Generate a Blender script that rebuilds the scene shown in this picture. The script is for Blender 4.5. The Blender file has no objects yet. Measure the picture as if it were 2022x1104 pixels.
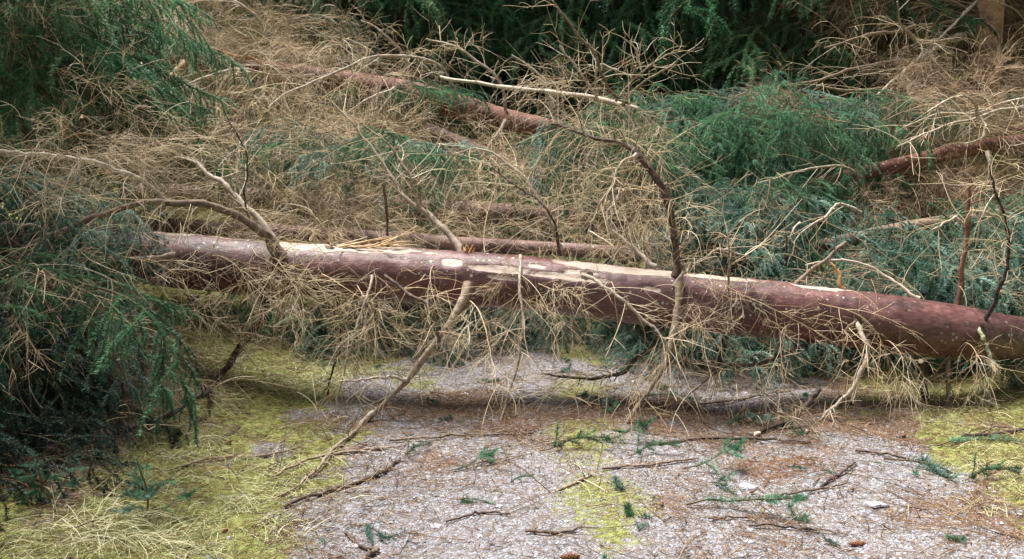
import bpy, math, random
import numpy as np
from mathutils import Matrix, Vector, Euler
R = math.radians
rng = np.random.default_rng(7)
random.seed(7)
S = bpy.context.scene
COL = S.collection

# ------------------------------------------------------------------ camera, sky, sun, exposure
FPX, CX, CY, HORIZON, CAMH = 1800.0, 1011.0, 552.0, 250.0, 1.6
PITCH = math.atan((CY - HORIZON) / FPX)
cam = bpy.data.cameras.new('camera')
cam.sensor_width = 36.0
cam.lens = 36.0 * FPX / 2022.0
cam.clip_start = 0.05
cam.clip_end = 500
camo = bpy.data.objects.new('camera', cam)
COL.objects.link(camo)
camo.location = (0, 0, CAMH)
camo.rotation_euler = (R(90) - PITCH, 0, 0)
S.camera = camo

SUN_EL, SUN_AZ = 68, 308        # high veiled sun over the far left of the track
w = bpy.data.worlds.new('World'); S.world = w; w.use_nodes = True
nt = w.node_tree; nt.nodes.clear()
sky = nt.nodes.new('ShaderNodeTexSky'); sky.sky_type = 'NISHITA'; sky.sun_disc = False
sky.sun_elevation = R(SUN_EL); sky.sun_rotation = R(SUN_AZ)
sky.air_density = 1.0; sky.dust_density = 3.0; sky.ozone_density = 1.0
hsv = nt.nodes.new('ShaderNodeHueSaturation'); hsv.inputs['Saturation'].default_value = 0.45
bg = nt.nodes.new('ShaderNodeBackground'); bg.inputs['Strength'].default_value = 0.05
wo = nt.nodes.new('ShaderNodeOutputWorld')
nt.links.new(sky.outputs[0], hsv.inputs['Color']); nt.links.new(hsv.outputs[0], bg.inputs['Color'])
nt.links.new(bg.outputs[0], wo.inputs['Surface'])
sl = bpy.data.lights.new('sun', 'SUN'); sl.energy = 4.2; sl.angle = R(26); sl.color = (1, .975, .94)
so = bpy.data.objects.new('sun', sl); COL.objects.link(so)
_az = R(SUN_AZ)
_sd = Vector((math.sin(_az) * math.cos(R(SUN_EL)), math.cos(_az) * math.cos(R(SUN_EL)), math.sin(R(SUN_EL))))
so.rotation_euler = _sd.to_track_quat('Z', 'Y').to_euler()
S.view_settings.view_transform = 'Standard'; S.view_settings.look = 'None'
S.view_settings.exposure = 1.5; S.view_settings.gamma = 1
S.cycles.max_bounces = 6; S.cycles.diffuse_bounces = 3; S.cycles.glossy_bounces = 2; S.cycles.transmission_bounces = 2

# ------------------------------------------------------------------ numeric helpers
def P(px, py, Y):
    """world point at forward distance Y seen at a place in the photograph (used to survey where things stand)"""
    x = (px - CX) / FPX; u = (CY - py) / FPX
    c, s = math.cos(PITCH), math.sin(PITCH)
    dy = c + u * s; t = Y / dy
    return np.array((x * t, Y, CAMH + (-s + u * c) * t))

_lat = np.random.default_rng(3).random((256, 256))
def noise2(x, y, f=1.0, oct=3):
    x = np.asarray(x, float) * f; y = np.asarray(y, float) * f
    out = 0; amp = .5; tot = 0
    for k in range(oct):
        xi = np.floor(x).astype(int); yi = np.floor(y).astype(int)
        fx = x - xi; fy = y - yi; fx = fx * fx * (3 - 2 * fx); fy = fy * fy * (3 - 2 * fy)
        a = _lat[xi % 256, yi % 256]; b = _lat[(xi + 1) % 256, yi % 256]
        c = _lat[xi % 256, (yi + 1) % 256]; d = _lat[(xi + 1) % 256, (yi + 1) % 256]
        out = out + amp * ((a * (1 - fx) + b * fx) * (1 - fy) + (c * (1 - fx) + d * fx) * fy)
        tot += amp; amp *= .5; x = x * 2.03 + 17.3; y = y * 2.03 + 5.1
    return out / tot

def sstep(a, b, x):
    t = np.clip((np.asarray(x, float) - a) / (b - a), 0, 1); return t * t * (3 - 2 * t)

def gh(x, y):
    x = np.asarray(x, float); y = np.asarray(y, float)
    wv = .22 * (noise2(x * 0 + 3, y, .7) - .5)
    z = .50 * sstep(0, 2.4, -1.1 - x + wv) + .16 * sstep(0, 2.4, x - 2.0 + wv)
    z = z + np.clip(.055 * (y - 8), 0, 1.6)
    z = z - .035 * np.exp(-((x + .35) / .3) ** 2) - .035 * np.exp(-((x - 1.2) / .32) ** 2)
    z = z + .07 * (noise2(x, y, 1.4) - .5) * sstep(.2, 1.3, np.abs(x - .45))
    z = z + .014 * (noise2(x, y, 9) - .5)
    return z

def G(px, py, dz=0.0):
    """ground point seen at a place in the photograph"""
    lo, hi = 1.2, 40.0
    for _ in range(60):
        m = (lo + hi) / 2; p = P(px, py, m)
        if p[2] > gh(p[0], p[1]) + dz: lo = m
        else: hi = m
    return P(px, py, lo)

def unit(v): return v / (np.linalg.norm(v, axis=-1, keepdims=True) + 1e-9)

def smooth_curve(ctrl, K):
    c = np.asarray(ctrl, float); n = len(c)
    d = np.r_[0, np.cumsum(np.linalg.norm(np.diff(c[:, :3], axis=0), axis=1) + 1e-6)]
    m = np.gradient(c, d, axis=0) if n > 2 else np.repeat(((c[1] - c[0]) / d[1])[None], 2, 0)
    t = np.linspace(0, d[-1], K); i = np.clip(np.searchsorted(d, t, side='right') - 1, 0, n - 2)
    h = (d[i + 1] - d[i])[:, None]; s = ((t - d[i])[:, None]) / h
    return ((2 * s**3 - 3 * s**2 + 1) * c[i] + (s**3 - 2 * s**2 + s) * h * m[i]
            + (-2 * s**3 + 3 * s**2) * c[i + 1] + (s**3 - s**2) * h * m[i + 1])

class MB:
    """collects vertices and faces, with one tint per vertex, for one mesh"""
    def __init__(s): s.v = []; s.t = []; s.q = []; s.tr = []; s.n = 0; s.mq = []; s.mt = []
    def add(s, v, quads=None, tris=None, tint=.5, mi=0):
        v = np.asarray(v, np.float32).reshape(-1, 3)
        s.v.append(v); s.t.append(np.broadcast_to(np.asarray(tint, np.float32), (len(v),)))
        if quads is not None and len(quads):
            s.q.append(np.asarray(quads, np.int64) + s.n); s.mq.append(np.full(len(quads), mi))
        if tris is not None and len(tris):
            s.tr.append(np.asarray(tris, np.int64) + s.n); s.mt.append(np.full(len(tris), mi))
        s.n += len(v)
    def tubes(s, Pn, Rn, sides=3, tint=.5, mi=0, cap=False):
        Pn = np.asarray(Pn, float); Rn = np.asarray(Rn, float)
        if Pn.ndim == 2: Pn = Pn[None]; Rn = Rn[None]
        N, K, _ = Pn.shape
        if N == 0: return
        T = unit(np.gradient(Pn, axis=1))
        ref = np.where(np.abs(T[:, 0, 2:3]) > .8, np.array([[1., 0, 0]]), np.array([[0, 0, 1.]]))
        u = unit(np.cross(T[:, 0], ref)); V = np.empty((N, K, sides, 3))
        a = np.linspace(0, 2 * math.pi, sides, endpoint=False)
        for k in range(K):
            u = unit(u - T[:, k] * np.sum(u * T[:, k], -1, keepdims=True)); b = np.cross(T[:, k], u)
            V[:, k] = Pn[:, k, None] + Rn[:, k, None, None] * (np.cos(a)[None, :, None] * u[:, None] + np.sin(a)[None, :, None] * b[:, None])
        idx = np.arange(N * K * sides).reshape(N, K, sides)
        i0 = idx[:, :-1]; i1 = idx[:, 1:]
        q = np.stack([i0, np.roll(i0, -1, 2), np.roll(i1, -1, 2), i1], -1).reshape(-1, 4)
        tint = np.asarray(tint, float)
        tv = np.repeat(tint, K * sides) if tint.ndim == 1 else np.full(N * K * sides, float(tint))
        s.add(V.reshape(-1, 3), quads=q, tint=tv, mi=mi)
        if cap:
            base = s.n - N * K * sides
            for j in range(N):
                for k in (0, K - 1):
                    ring = idx[j, k]; c = Pn[j, k] + T[j, k] * (Rn[j, k] * .15 * (1 if k else -1))
                    s.add(np.vstack([V[j, k], c[None]]), tris=[(m, (m + 1) % sides, sides) for m in range(sides)], tint=min(1., .35 + float(np.mean(tint))), mi=mi)
    def needles(s, Pn, spacing, length, width, tint, mi=1, per=2, fwd=.55, up=.25, droop=0.0, rg=rng):
        Pn = np.asarray(Pn, float); N, K, _ = Pn.shape
        L = np.linalg.norm(np.diff(Pn, axis=1), axis=2).sum(1)
        cnt = np.maximum(2, (L / spacing).astype(int)) * per
        ci = np.repeat(np.arange(N), cnt); M = len(ci)
        t = rg.random(M) * .999 * (K - 1); i = t.astype(int); f = (t - i)[:, None]
        p = Pn[ci, i] * (1 - f) + Pn[ci, i + 1] * f; T = unit(Pn[ci, i + 1] - Pn[ci, i])
        r = rg.normal(size=(M, 3)); r = unit(r - T * np.sum(r * T, -1, keepdims=True)); r[:, 2] += up
        d = unit(r + T * (fwd + .35 * rg.random((M, 1)))); d[:, 2] -= droop; d = unit(d)
        wv = unit(unit(np.cross(d, T)) + .45 * rg.normal(size=(M, 3))) * (width / 2)
        ln = length * (.7 + .5 * rg.random((M, 1)))
        V = np.stack([p - wv, p + wv, p + d * ln], 1)
        tt = np.asarray(tint, float); tt = tt[ci] if tt.ndim == 1 else np.full(M, float(tt))
        tv = np.stack([tt, tt, np.clip(tt + .15, 0, 1)], 1).reshape(-1)
        s.add(V.reshape(-1, 3), tris=np.arange(3 * M).reshape(M, 3), tint=tv, mi=mi)
    def mesh(s, name, mats, off=(0, 0, 0), smooth=True):
        me = bpy.data.meshes.new(name)
        v = np.concatenate(s.v) - np.asarray(off, np.float32)
        t = np.concatenate(s.t)
        q = np.concatenate(s.q) if s.q else np.zeros((0, 4), int); tr = np.concatenate(s.tr) if s.tr else np.zeros((0, 3), int)
        me.vertices.add(len(v)); me.vertices.foreach_set('co', v.astype(np.float32).ravel())
        nl = q.size + tr.size
        me.loops.add(nl); me.loops.foreach_set('vertex_index', np.r_[q.ravel(), tr.ravel()].astype(np.int32))
        me.polygons.add(len(q) + len(tr))
        me.polygons.foreach_set('loop_start', np.r_[np.arange(len(q)) * 4, q.size + np.arange(len(tr)) * 3].astype(np.int32))
        mi = np.concatenate(s.mq + s.mt) if (s.mq or s.mt) else np.zeros(0)
        me.polygons.foreach_set('material_index', mi.astype(np.int32))
        me.polygons.foreach_set('use_smooth', np.full(len(q) + len(tr), smooth))
        at = me.attributes.new('tint', 'FLOAT', 'POINT'); at.data.foreach_set('value', t.astype(np.float32))
        me.update(calc_edges=True)
        for m in mats: me.materials.append(m)
        return me
    def build(s, name, mats, parent=None, smooth=True):
        off = np.array(parent_world(parent)) if parent else np.zeros(3)
        o = bpy.data.objects.new(name, s.mesh(name, mats if isinstance(mats, (list, tuple)) else [mats], off, smooth))
        COL.objects.link(o)
        if parent: o.parent = parent
        return o

def parent_world(o):
    v = Vector((0, 0, 0))
    while o is not None: v = v + o.location; o = o.parent
    return v

def tag(o, label=None, cat=None, group=None, kind=None):
    if label: o['label'] = label
    if cat: o['category'] = cat
    if group: o['group'] = group
    if kind: o['kind'] = kind
    return o

def empty(name, loc, label, cat, group=None):
    o = bpy.data.objects.new(name, None); COL.objects.link(o); o.location = Vector([float(c) for c in loc])
    return tag(o, label, cat, group)

def put(name, me, parent, loc, az=0.0, pitch=0.0, roll=0.0, sc=1.0):
    """one more copy of a branch or bough mesh, its +X axis pointing along az / pitch"""
    o = bpy.data.objects.new(name, me); COL.objects.link(o)
    if parent: o.parent = parent
    base = parent_world(parent) if parent else Vector((0, 0, 0))
    o.location = Vector([float(c) for c in loc]) - base
    o.rotation_euler = (Matrix.Rotation(az, 3, 'Z') @ Matrix.Rotation(-pitch, 3, 'Y') @ Matrix.Rotation(roll, 3, 'X')).to_euler()
    o.scale = (sc, sc, sc)
    return o

def grow(start, d, length, K, gravity, wob, rg=rng, curl=0.0):
    N = len(start); d = unit(np.array(d, float)); p = np.array(start, float)
    out = np.empty((N, K, 3)); out[:, 0] = p
    step = (np.asarray(length) / (K - 1))[:, None]
    cv = rg.normal(size=(N, 3)) * curl
    g = np.asarray(gravity, float); g = g[:, None] if g.ndim else g
    for k in range(1, K):
        cv = cv * .75 + rg.normal(size=(N, 3)) * wob
        d = unit(d + cv + np.array([[0, 0, -1.]]) * g / (K - 1))
        p = p + d * step; out[:, k] = p
    return out

def spawn(Pn, cnt, t0, t1, ang, rg=rng, flat=0.0):
    """cnt side shoots on each curve: start, direction, parent index, t"""
    N, K, _ = Pn.shape
    ci = np.repeat(np.arange(N), cnt); M = len(ci)
    t = t0 + (t1 - t0) * rg.random(M); tk = t * (K - 1) * .999; i = tk.astype(int); f = (tk - i)[:, None]
    p = Pn[ci, i] * (1 - f) + Pn[ci, i + 1] * f; T = unit(Pn[ci, i + 1] - Pn[ci, i])
    r = rg.normal(size=(M, 3)); r[:, 2] *= (1 - flat); r = unit(r - T * np.sum(r * T, -1, keepdims=True))
    a = np.radians(ang[0] + (ang[1] - ang[0]) * rg.random((M, 1)))
    return p, T * np.cos(a) + r * np.sin(a), ci, t

def taper(N, K, r0, r1):
    r0 = np.broadcast_to(np.asarray(r0, float), (N,)); r1 = np.broadcast_to(np.asarray(r1, float), (N,))
    t = np.linspace(0, 1, K)[None]; return r0[:, None] * (1 - t) + r1[:, None] * t

# ------------------------------------------------------------------ materials
def mat(name):
    m = bpy.data.materials.new(name); m.use_nodes = True
    n = m.node_tree.nodes; b = n['Principled BSDF']
    return m, n, m.node_tree.links, b
def ramp(n, stops):
    r = n.new('ShaderNodeValToRGB'); e = r.color_ramp.elements
    while len(e) < len(stops): e.new(.5)
    for x, (p, c) in zip(e, stops): x.position = p; x.color = (*c, 1)
    return r
def nnoise(n, l, scale, detail=4, rough=.6, vec=None):
    t = n.new('ShaderNodeTexNoise'); t.inputs['Scale'].default_value = scale; t.inputs['Detail'].default_value = detail
    t.inputs['Roughness'].default_value = rough
    if vec is not None: l.new(vec, t.inputs['Vector'])
    return t
def math_(n, l, op, a, b=None, clamp=False):
    m = n.new('ShaderNodeMath'); m.operation = op; m.use_clamp = clamp
    for i, v in enumerate((a, b)):
        if v is None: continue
        if isinstance(v, (int, float)): m.inputs[i].default_value = v
        else: l.new(v, m.inputs[i])
    return m.outputs[0]
def mixc(n, l, fac, a, b):
    m = n.new('ShaderNodeMix'); m.data_type = 'RGBA'
    for s, v in ((m.inputs[0], fac), (m.inputs[6], a), (m.inputs[7], b)):
        if isinstance(v, (int, float)): s.default_value = v
        elif isinstance(v, tuple): s.default_value = (*v, 1)
        else: l.new(v, s)
    return m.outputs[2]
def attr(n, name):
    a = n.new('ShaderNodeAttribute'); a.attribute_name = name; return a
def bump(n, l, b, h, strength, dist):
    u = n.new('ShaderNodeBump'); u.inputs['Strength'].default_value = strength; u.inputs['Distance'].default_value = dist
    l.new(h, u.inputs['Height']); l.new(u.outputs[0], b.inputs['Normal'])

def tint_mat(name, stops, rough=.75, spec=.3, nscale=60, namp=.35, objvar=0.0):
    m, n, l, b = mat(name)
    a = attr(n, 'tint'); tc = n.new('ShaderNodeTexCoord')
    no = nnoise(n, l, nscale, 2, .6, tc.outputs['Object'])
    v = math_(n, l, 'ADD', a.outputs['Fac'], math_(n, l, 'MULTIPLY', math_(n, l, 'SUBTRACT', no.outputs[0], .5), namp))
    if objvar:
        oi = n.new('ShaderNodeObjectInfo')
        v = math_(n, l, 'ADD', v, math_(n, l, 'MULTIPLY', math_(n, l, 'SUBTRACT', oi.outputs['Random'], .5), objvar))
    r = ramp(n, stops); l.new(v, r.inputs[0]); l.new(r.outputs[0], b.inputs['Base Color'])
    b.inputs['Roughness'].default_value = rough; b.inputs['Specular IOR Level'].default_value = spec
    return m

M_twig = tint_mat('dead_twig', [(0, (.05, .034, .024)), (.25, (.19, .13, .072)), (.5, (.42, .30, .165)), (.75, (.60, .47, .29)), (1, (.70, .61, .46))], .65, .35, 25, .35, .36)
M_twig_dark = tint_mat('dead_twig_dark', [(0, (.06, .04, .028)), (.35, (.19, .125, .075)), (.65, (.36, .25, .15)), (1, (.52, .40, .27))], .75, .25, 25, .3, .5)
M_branch = tint_mat('branch_bark', [(0, (.022, .016, .014)), (.3, (.10, .066, .048)), (.6, (.26, .19, .125)), (.8, (.37, .31, .25)), (1, (.54, .46, .35))], .75, .3, 38, .9)
M_needle = tint_mat('needles_green', [(0, (.012, .058, .028)), (.35, (.052, .160, .078)), (.7, (.12, .29, .145)), (1, (.24, .43, .23))], .5, .4, 3, .3, .35)
M_needle_blue = tint_mat('needles_blue', [(0, (.014, .060, .042)), (.35, (.082, .188, .138)), (.7, (.21, .36, .285)), (1, (.42, .58, .49))], .45, .5, 3, .3, .35)
M_needle_dark = tint_mat('needles_dark', [(0, (.022, .075, .046)), (.35, (.08, .225, .130)), (.7, (.17, .37, .22)), (1, (.28, .48, .31))], .5, .35, 3, .3, .4)
M_needle_shade = tint_mat('needles_shade', [(0, (.003, .012, .009)), (.35, (.010, .034, .024)), (.7, (.026, .070, .048)), (1, (.07, .13, .09))], .55, .3, 3, .3, .3)  # near-black green: shade of the lower left hollow painted into the needle colour
for _m in (M_needle, M_needle_blue, M_needle_dark):
    _n = _m.node_tree.nodes; _l = _m.node_tree.links; _b = _n['Principled BSDF']; _o = _n['Material Output']
    _t = _n.new('ShaderNodeBsdfTranslucent'); _x = _n.new('ShaderNodeMixShader'); _x.inputs[0].default_value = .33
    _l.new(_b.inputs['Base Color'].links[0].from_socket, _t.inputs['Color'])
    _l.new(_b.outputs[0], _x.inputs[1]); _l.new(_t.outputs[0], _x.inputs[2]); _l.new(_x.outputs[0], _o.inputs['Surface'])
M_stem = tint_mat('green_bough_stem', [(0, (.05, .035, .022)), (.5, (.16, .11, .06)), (1, (.3, .22, .12))], .8, .2, 30, .3)
M_litter = tint_mat('needle_litter', [(0, (.05, .028, .018)), (.35, (.155, .082, .045)), (.65, (.27, .165, .085)), (1, (.46, .36, .2))], .8, .2, 20, .3)
M_grass = tint_mat('pale_grass', [(0, (.06, .075, .025)), (.3, (.165, .18, .065)), (.6, (.37, .36, .165)), (1, (.62, .57, .37))], .6, .3, 8, .4)
M_gravel = tint_mat('gravel_chips', [(0, (.11, .112, .12)), (.3, (.21, .21, .222)), (.6, (.315, .318, .34)), (.85, (.39, .396, .42)), (1, (.49, .50, .525))], .8, .3, 90, .35)
M_rawwood = tint_mat('split_wood', [(0, (.22, .10, .035)), (.5, (.50, .29, .12)), (1, (.72, .57, .38))], .7, .3, 40, .5)
M_lichen = tint_mat('lichen', [(0, (.035, .028, .02)), (.35, (.09, .066, .045)), (.5, (.15, .14, .07)), (.66, (.24, .27, .14)), (1, (.5, .52, .42))], .9, .1, 38, 1.8)
M_cone = tint_mat('cone_scales', [(0, (.06, .022, .012)), (.5, (.19, .075, .036)), (1, (.32, .16, .085))], .7, .3, 60, .4)

def bark_mat(name, dark, mid, light, wound=False, rough=.7):
    m, n, l, b = mat(name); tc = n.new('ShaderNodeTexCoord'); o = tc.outputs['Object']
    mp = n.new('ShaderNodeMapping'); l.new(o, mp.inputs[0]); mp.inputs['Scale'].default_value = (.45, 1, 1)
    v = mp.outputs[0]
    n1 = nnoise(n, l, 7, 6, .65, v); n2 = nnoise(n, l, 55, 5, .7, v); n3 = nnoise(n, l, 2.2, 4, .6, v)
    s = math_(n, l, 'ADD', math_(n, l, 'MULTIPLY', n1.outputs[0], .55), math_(n, l, 'MULTIPLY', n2.outputs[0], .45))
    r = ramp(n, [(.38, dark), (.5, mid), (.63, light)]); l.new(s, r.inputs[0])
    col = r.outputs[0]
    # grey algae film in broad patches
    g = ramp(n, [(.5, (0, 0, 0)), (.72, (1, 1, 1))]); l.new(n3.outputs[0], g.inputs[0])
    col = mixc(n, l, math_(n, l, 'MULTIPLY', g.outputs[0], .32), col, (.26, .19, .19))
    # lichen flecks
    vo = n.new('ShaderNodeTexVoronoi'); vo.inputs['Scale'].default_value = 33; l.new(o, vo.inputs['Vector'])
    sx = n.new('ShaderNodeSeparateColor'); l.new(vo.outputs['Color'], sx.inputs[0])
    pick = math_(n, l, 'GREATER_THAN', sx.outputs[0], .50)
    wob = math_(n, l, 'ADD', vo.outputs['Distance'], math_(n, l, 'MULTIPLY', math_(n, l, 'SUBTRACT', n2.outputs[0], .5), .45))
    size = math_(n, l, 'MULTIPLY', sx.outputs[1], .34)
    fl = math_(n, l, 'MULTIPLY', pick, math_(n, l, 'LESS_THAN', wob, size))
    patch = ramp(n, [(.34, (0, 0, 0)), (.52, (1, 1, 1))]); l.new(nnoise(n, l, 1.7, 2, .5, o).outputs[0], patch.inputs[0])
    fl = math_(n, l, 'MULTIPLY', fl, patch.outputs[0])
    lc = mixc(n, l, sx.outputs[2], (.30, .34, .16), (.58, .58, .52))
    col = mixc(n, l, math_(n, l, 'MULTIPLY', fl, .85), col, lc)
    h = math_(n, l, 'ADD', s, math_(n, l, 'MULTIPLY', fl, .25))
    if wound:
        a = attr(n, 'tint')
        mp2 = n.new('ShaderNodeMapping'); l.new(o, mp2.inputs[0]); mp2.inputs['Scale'].default_value = (.12, 1, 1)
        fib = nnoise(n, l, 90, 5, .7, mp2.outputs[0])
        e = math_(n, l, 'ADD', a.outputs['Fac'], math_(n, l, 'MULTIPLY', math_(n, l, 'ADD', math_(n, l, 'MULTIPLY', math_(n, l, 'SUBTRACT', nnoise(n, l, 9, 4, .6, mp2.outputs[0]).outputs[0], .5), 1.6), math_(n, l, 'SUBTRACT', nnoise(n, l, 30, 5, .7, v).outputs[0], .5)), 1.15))
        wr = ramp(n, [(.42, (0, 0, 0)), (.50, (.55, .55, .55)), (.62, (1, 1, 1))]); l.new(e, wr.inputs[0])
        wc = ramp(n, [(.28, (.20, .12, .08)), (.45, (.42, .32, .245)), (.75, (.62, .53, .45))]); l.new(math_(n, l, 'ADD', math_(n, l, 'MULTIPLY', fib.outputs[0], .6), math_(n, l, 'MULTIPLY', n1.outputs[0], .4)), wc.inputs[0])
        edge = ramp(n, [(.40, (0, 0, 0)), (.50, (1, 1, 1)), (.60, (0, 0, 0))]); l.new(e, edge.inputs[0])
        col = mixc(n, l, wr.outputs[0], col, wc.outputs[0])
        col = mixc(n, l, math_(n, l, 'MULTIPLY', edge.outputs[0], .45), col, (.15, .085, .05))
        h = math_(n, l, 'SUBTRACT', h, math_(n, l, 'MULTIPLY', wr.outputs[0], .6))
    l.new(col, b.inputs['Base Color'])
    b.inputs['Roughness'].default_value = .45 if wound else rough; b.inputs['Specular IOR Level'].default_value = .6 if wound else .3
    bump(n, l, b, math_(n, l, 'ADD', h, math_(n, l, 'MULTIPLY', nnoise(n, l, 130, 4, .75, o).outputs[0], .4)), .55, .012)
    return m
M_bark = bark_mat('purple_bark', (.030, .011, .009), (.105, .036, .031), (.20, .086, .074), True)
M_bark_red = bark_mat('red_bark', (.055, .020, .014), (.15, .060, .040), (.25, .115, .075))
M_bark_grey = bark_mat('grey_brown_bark', (.055, .036, .026), (.15, .098, .066), (.25, .175, .12))
M_bark_warm = bark_mat('warm_brown_bark', (.085, .046, .026), (.25, .142, .082), (.42, .265, .165))
M_bark_pink = bark_mat('pink_bark', (.08, .045, .040), (.20, .118, .10), (.30, .20, .17))

def ground_mat():
    m, n, l, b = mat('forest_track'); tc = n.new('ShaderNodeTexCoord'); o = tc.outputs['Object']
    vo = n.new('ShaderNodeTexVoronoi'); vo.inputs['Scale'].default_value = 120; l.new(o, vo.inputs['Vector'])
    sc = n.new('ShaderNodeSeparateColor'); l.new(vo.outputs['Color'], sc.inputs[0])
    gr = ramp(n, [(0, (.13, .13, .137)), (.3, (.21, .207, .218)), (.65, (.31, .308, .328)), (.9, (.385, .39, .415)), (1, (.47, .475, .505))]); l.new(sc.outputs[0], gr.inputs[0])
    dirt = ramp(n, [(.3, (.10, .07, .055)), (.7, (.24, .19, .16))]); l.new(nnoise(n, l, 14, 5, .7, o).outputs[0], dirt.inputs[0])
    col = mixc(n, l, ramp_out(n, l, nnoise(n, l, 40, 4, .7, o).outputs[0], .4, .62), gr.outputs[0], dirt.outputs[0])
    lit = ramp(n, [(.3, (.07, .042, .028)), (.5, (.165, .10, .062)), (.72, (.29, .195, .125))]); l.new(nnoise(n, l, 70, 6, .75, o).outputs[0], lit.inputs[0])
    brk = nnoise(n, l, 30, 5, .7, o).outputs[0]
    def m_(name, amp):
        a = attr(n, name)
        return ramp_out(n, l, math_(n, l, 'ADD', a.outputs['Fac'], math_(n, l, 'MULTIPLY', math_(n, l, 'SUBTRACT', brk, .5), amp)), .4, .6)
    col = mixc(n, l, m_('litter', 1.3), col, lit.outputs[0])
    ms = ramp(n, [(.25, (.055, .055, .016)), (.42, (.14, .125, .04)), (.55, (.23, .25, .075)), (.66, (.335, .345, .125)), (.8, (.46, .45, .23))]); l.new(nnoise(n, l, 26, 6, .72, o).outputs[0], ms.inputs[0])
    col = mixc(n, l, m_('moss', 1.2), col, ms.outputs[0])
    l.new(col, b.inputs['Base Color']); b.inputs['Roughness'].default_value = .95; b.inputs['Specular IOR Level'].default_value = .15
    h = math_(n, l, 'ADD', math_(n, l, 'MULTIPLY', brk, 1.2), math_(n, l, 'MULTIPLY', vo.outputs['Distance'], -.8))
    bump(n, l, b, h, .7, .02)
    return m
def ramp_out(n, l, v, a, b_):
    r = ramp(n, [(a, (0, 0, 0)), (b_, (1, 1, 1))]); l.new(v, r.inputs[0]); return r.outputs[0]
M_ground = ground_mat()

# ------------------------------------------------------------------ the ground
def moss_at(x, y):
    n1 = noise2(x, y, 2.2, 4) - .5
    left = sstep(-.55, -1.25, x + 1.1 * n1 - .10 * (y - 4.5)) * (1 - .8 * sstep(-1.5, -2.1, x) * sstep(3.2, 3.7, y) * sstep(5.4, 4.9, y))  # moss cut away under the left crown, painting its shade as dark ground
    right = sstep(1.5, 2.6, x + 1.3 * n1 + .05 * (y - 4.5))
    mid = np.exp(-((x - .40 - .04 * (y - 4) + .25 * n1) / .36) ** 2) * (.27 + .62 * noise2(x + 9, y, 2.4, 4))
    far = sstep(6.3, 7.2, y) * .6
    m = np.maximum(np.maximum(left, right), np.maximum(mid, far))
    return np.clip(m - .45 * sstep(.52, .68, noise2(x + 50, y + 20, 3.4, 4)) * (y < 6.4), 0, 1)
def litter_at(x, y):
    n1 = noise2(x + 31, y + 7, 1.7, 4); n2 = noise2(x + 11, y + 70, 5, 3)
    band = np.exp(-((y - 4.85) / .6) ** 2) * .8
    side = np.exp(-((x + .75) / .4) ** 2) * sstep(5.2, 3.6, y) * .6
    rgt = np.exp(-((x - 1.8) / .45) ** 2) * .28
    banks = 1.6 * sstep(1.5, 2.0, np.abs(x - .45 + .2 * n1))
    return np.clip(np.maximum(np.maximum(band, side), np.maximum(rgt, banks)) * .72 + (n1 - .5) * 1.3 + (n2 - .5) * .8 + .04 + sstep(6.6, 8, y), 0, .60)
def make_ground():
    xs = np.r_[np.linspace(-70, -6, 24, endpoint=False), np.linspace(-6, -3, 50, endpoint=False), np.linspace(-3, 3.5, 190, endpoint=False), np.linspace(3.5, 7, 50, endpoint=False), np.linspace(7, 70, 24)]
    ys = np.r_[np.linspace(-30, 1.6, 20, endpoint=False), np.linspace(1.6, 7, 180, endpoint=False), np.linspace(7, 14, 60, endpoint=False), np.linspace(14, 120, 30)]
    X, Y = np.meshgrid(xs, ys, indexing='ij'); Z = gh(X, Y) + .022 * (noise2(X, Y, 16, 2) - .5) * moss_at(X, Y)
    nx, ny = X.shape; i = np.arange(nx * ny).reshape(nx, ny)
    q = np.stack([i[:-1, :-1], i[1:, :-1], i[1:, 1:], i[:-1, 1:]], -1).reshape(-1, 4)
    mb = MB(); mb.add(np.stack([X, Y, Z], -1).reshape(-1, 3), quads=q)
    o = mb.build('ground', M_ground)
    for nm, f in (('moss', moss_at), ('litter', litter_at)):
        a = o.data.attributes.new(nm, 'FLOAT', 'POINT'); a.data.foreach_set('value', f(X, Y).ravel().astype(np.float32))
    tag(o, kind='structure')
make_ground()

def scatter(n, x0, x1, y0, y1, dens, rg):
    x = x0 + (x1 - x0) * rg.random(n); y = y0 + (y1 - y0) * rg.random(n)
    k = rg.random(n) < dens(x, y); return x[k], y[k]

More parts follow.
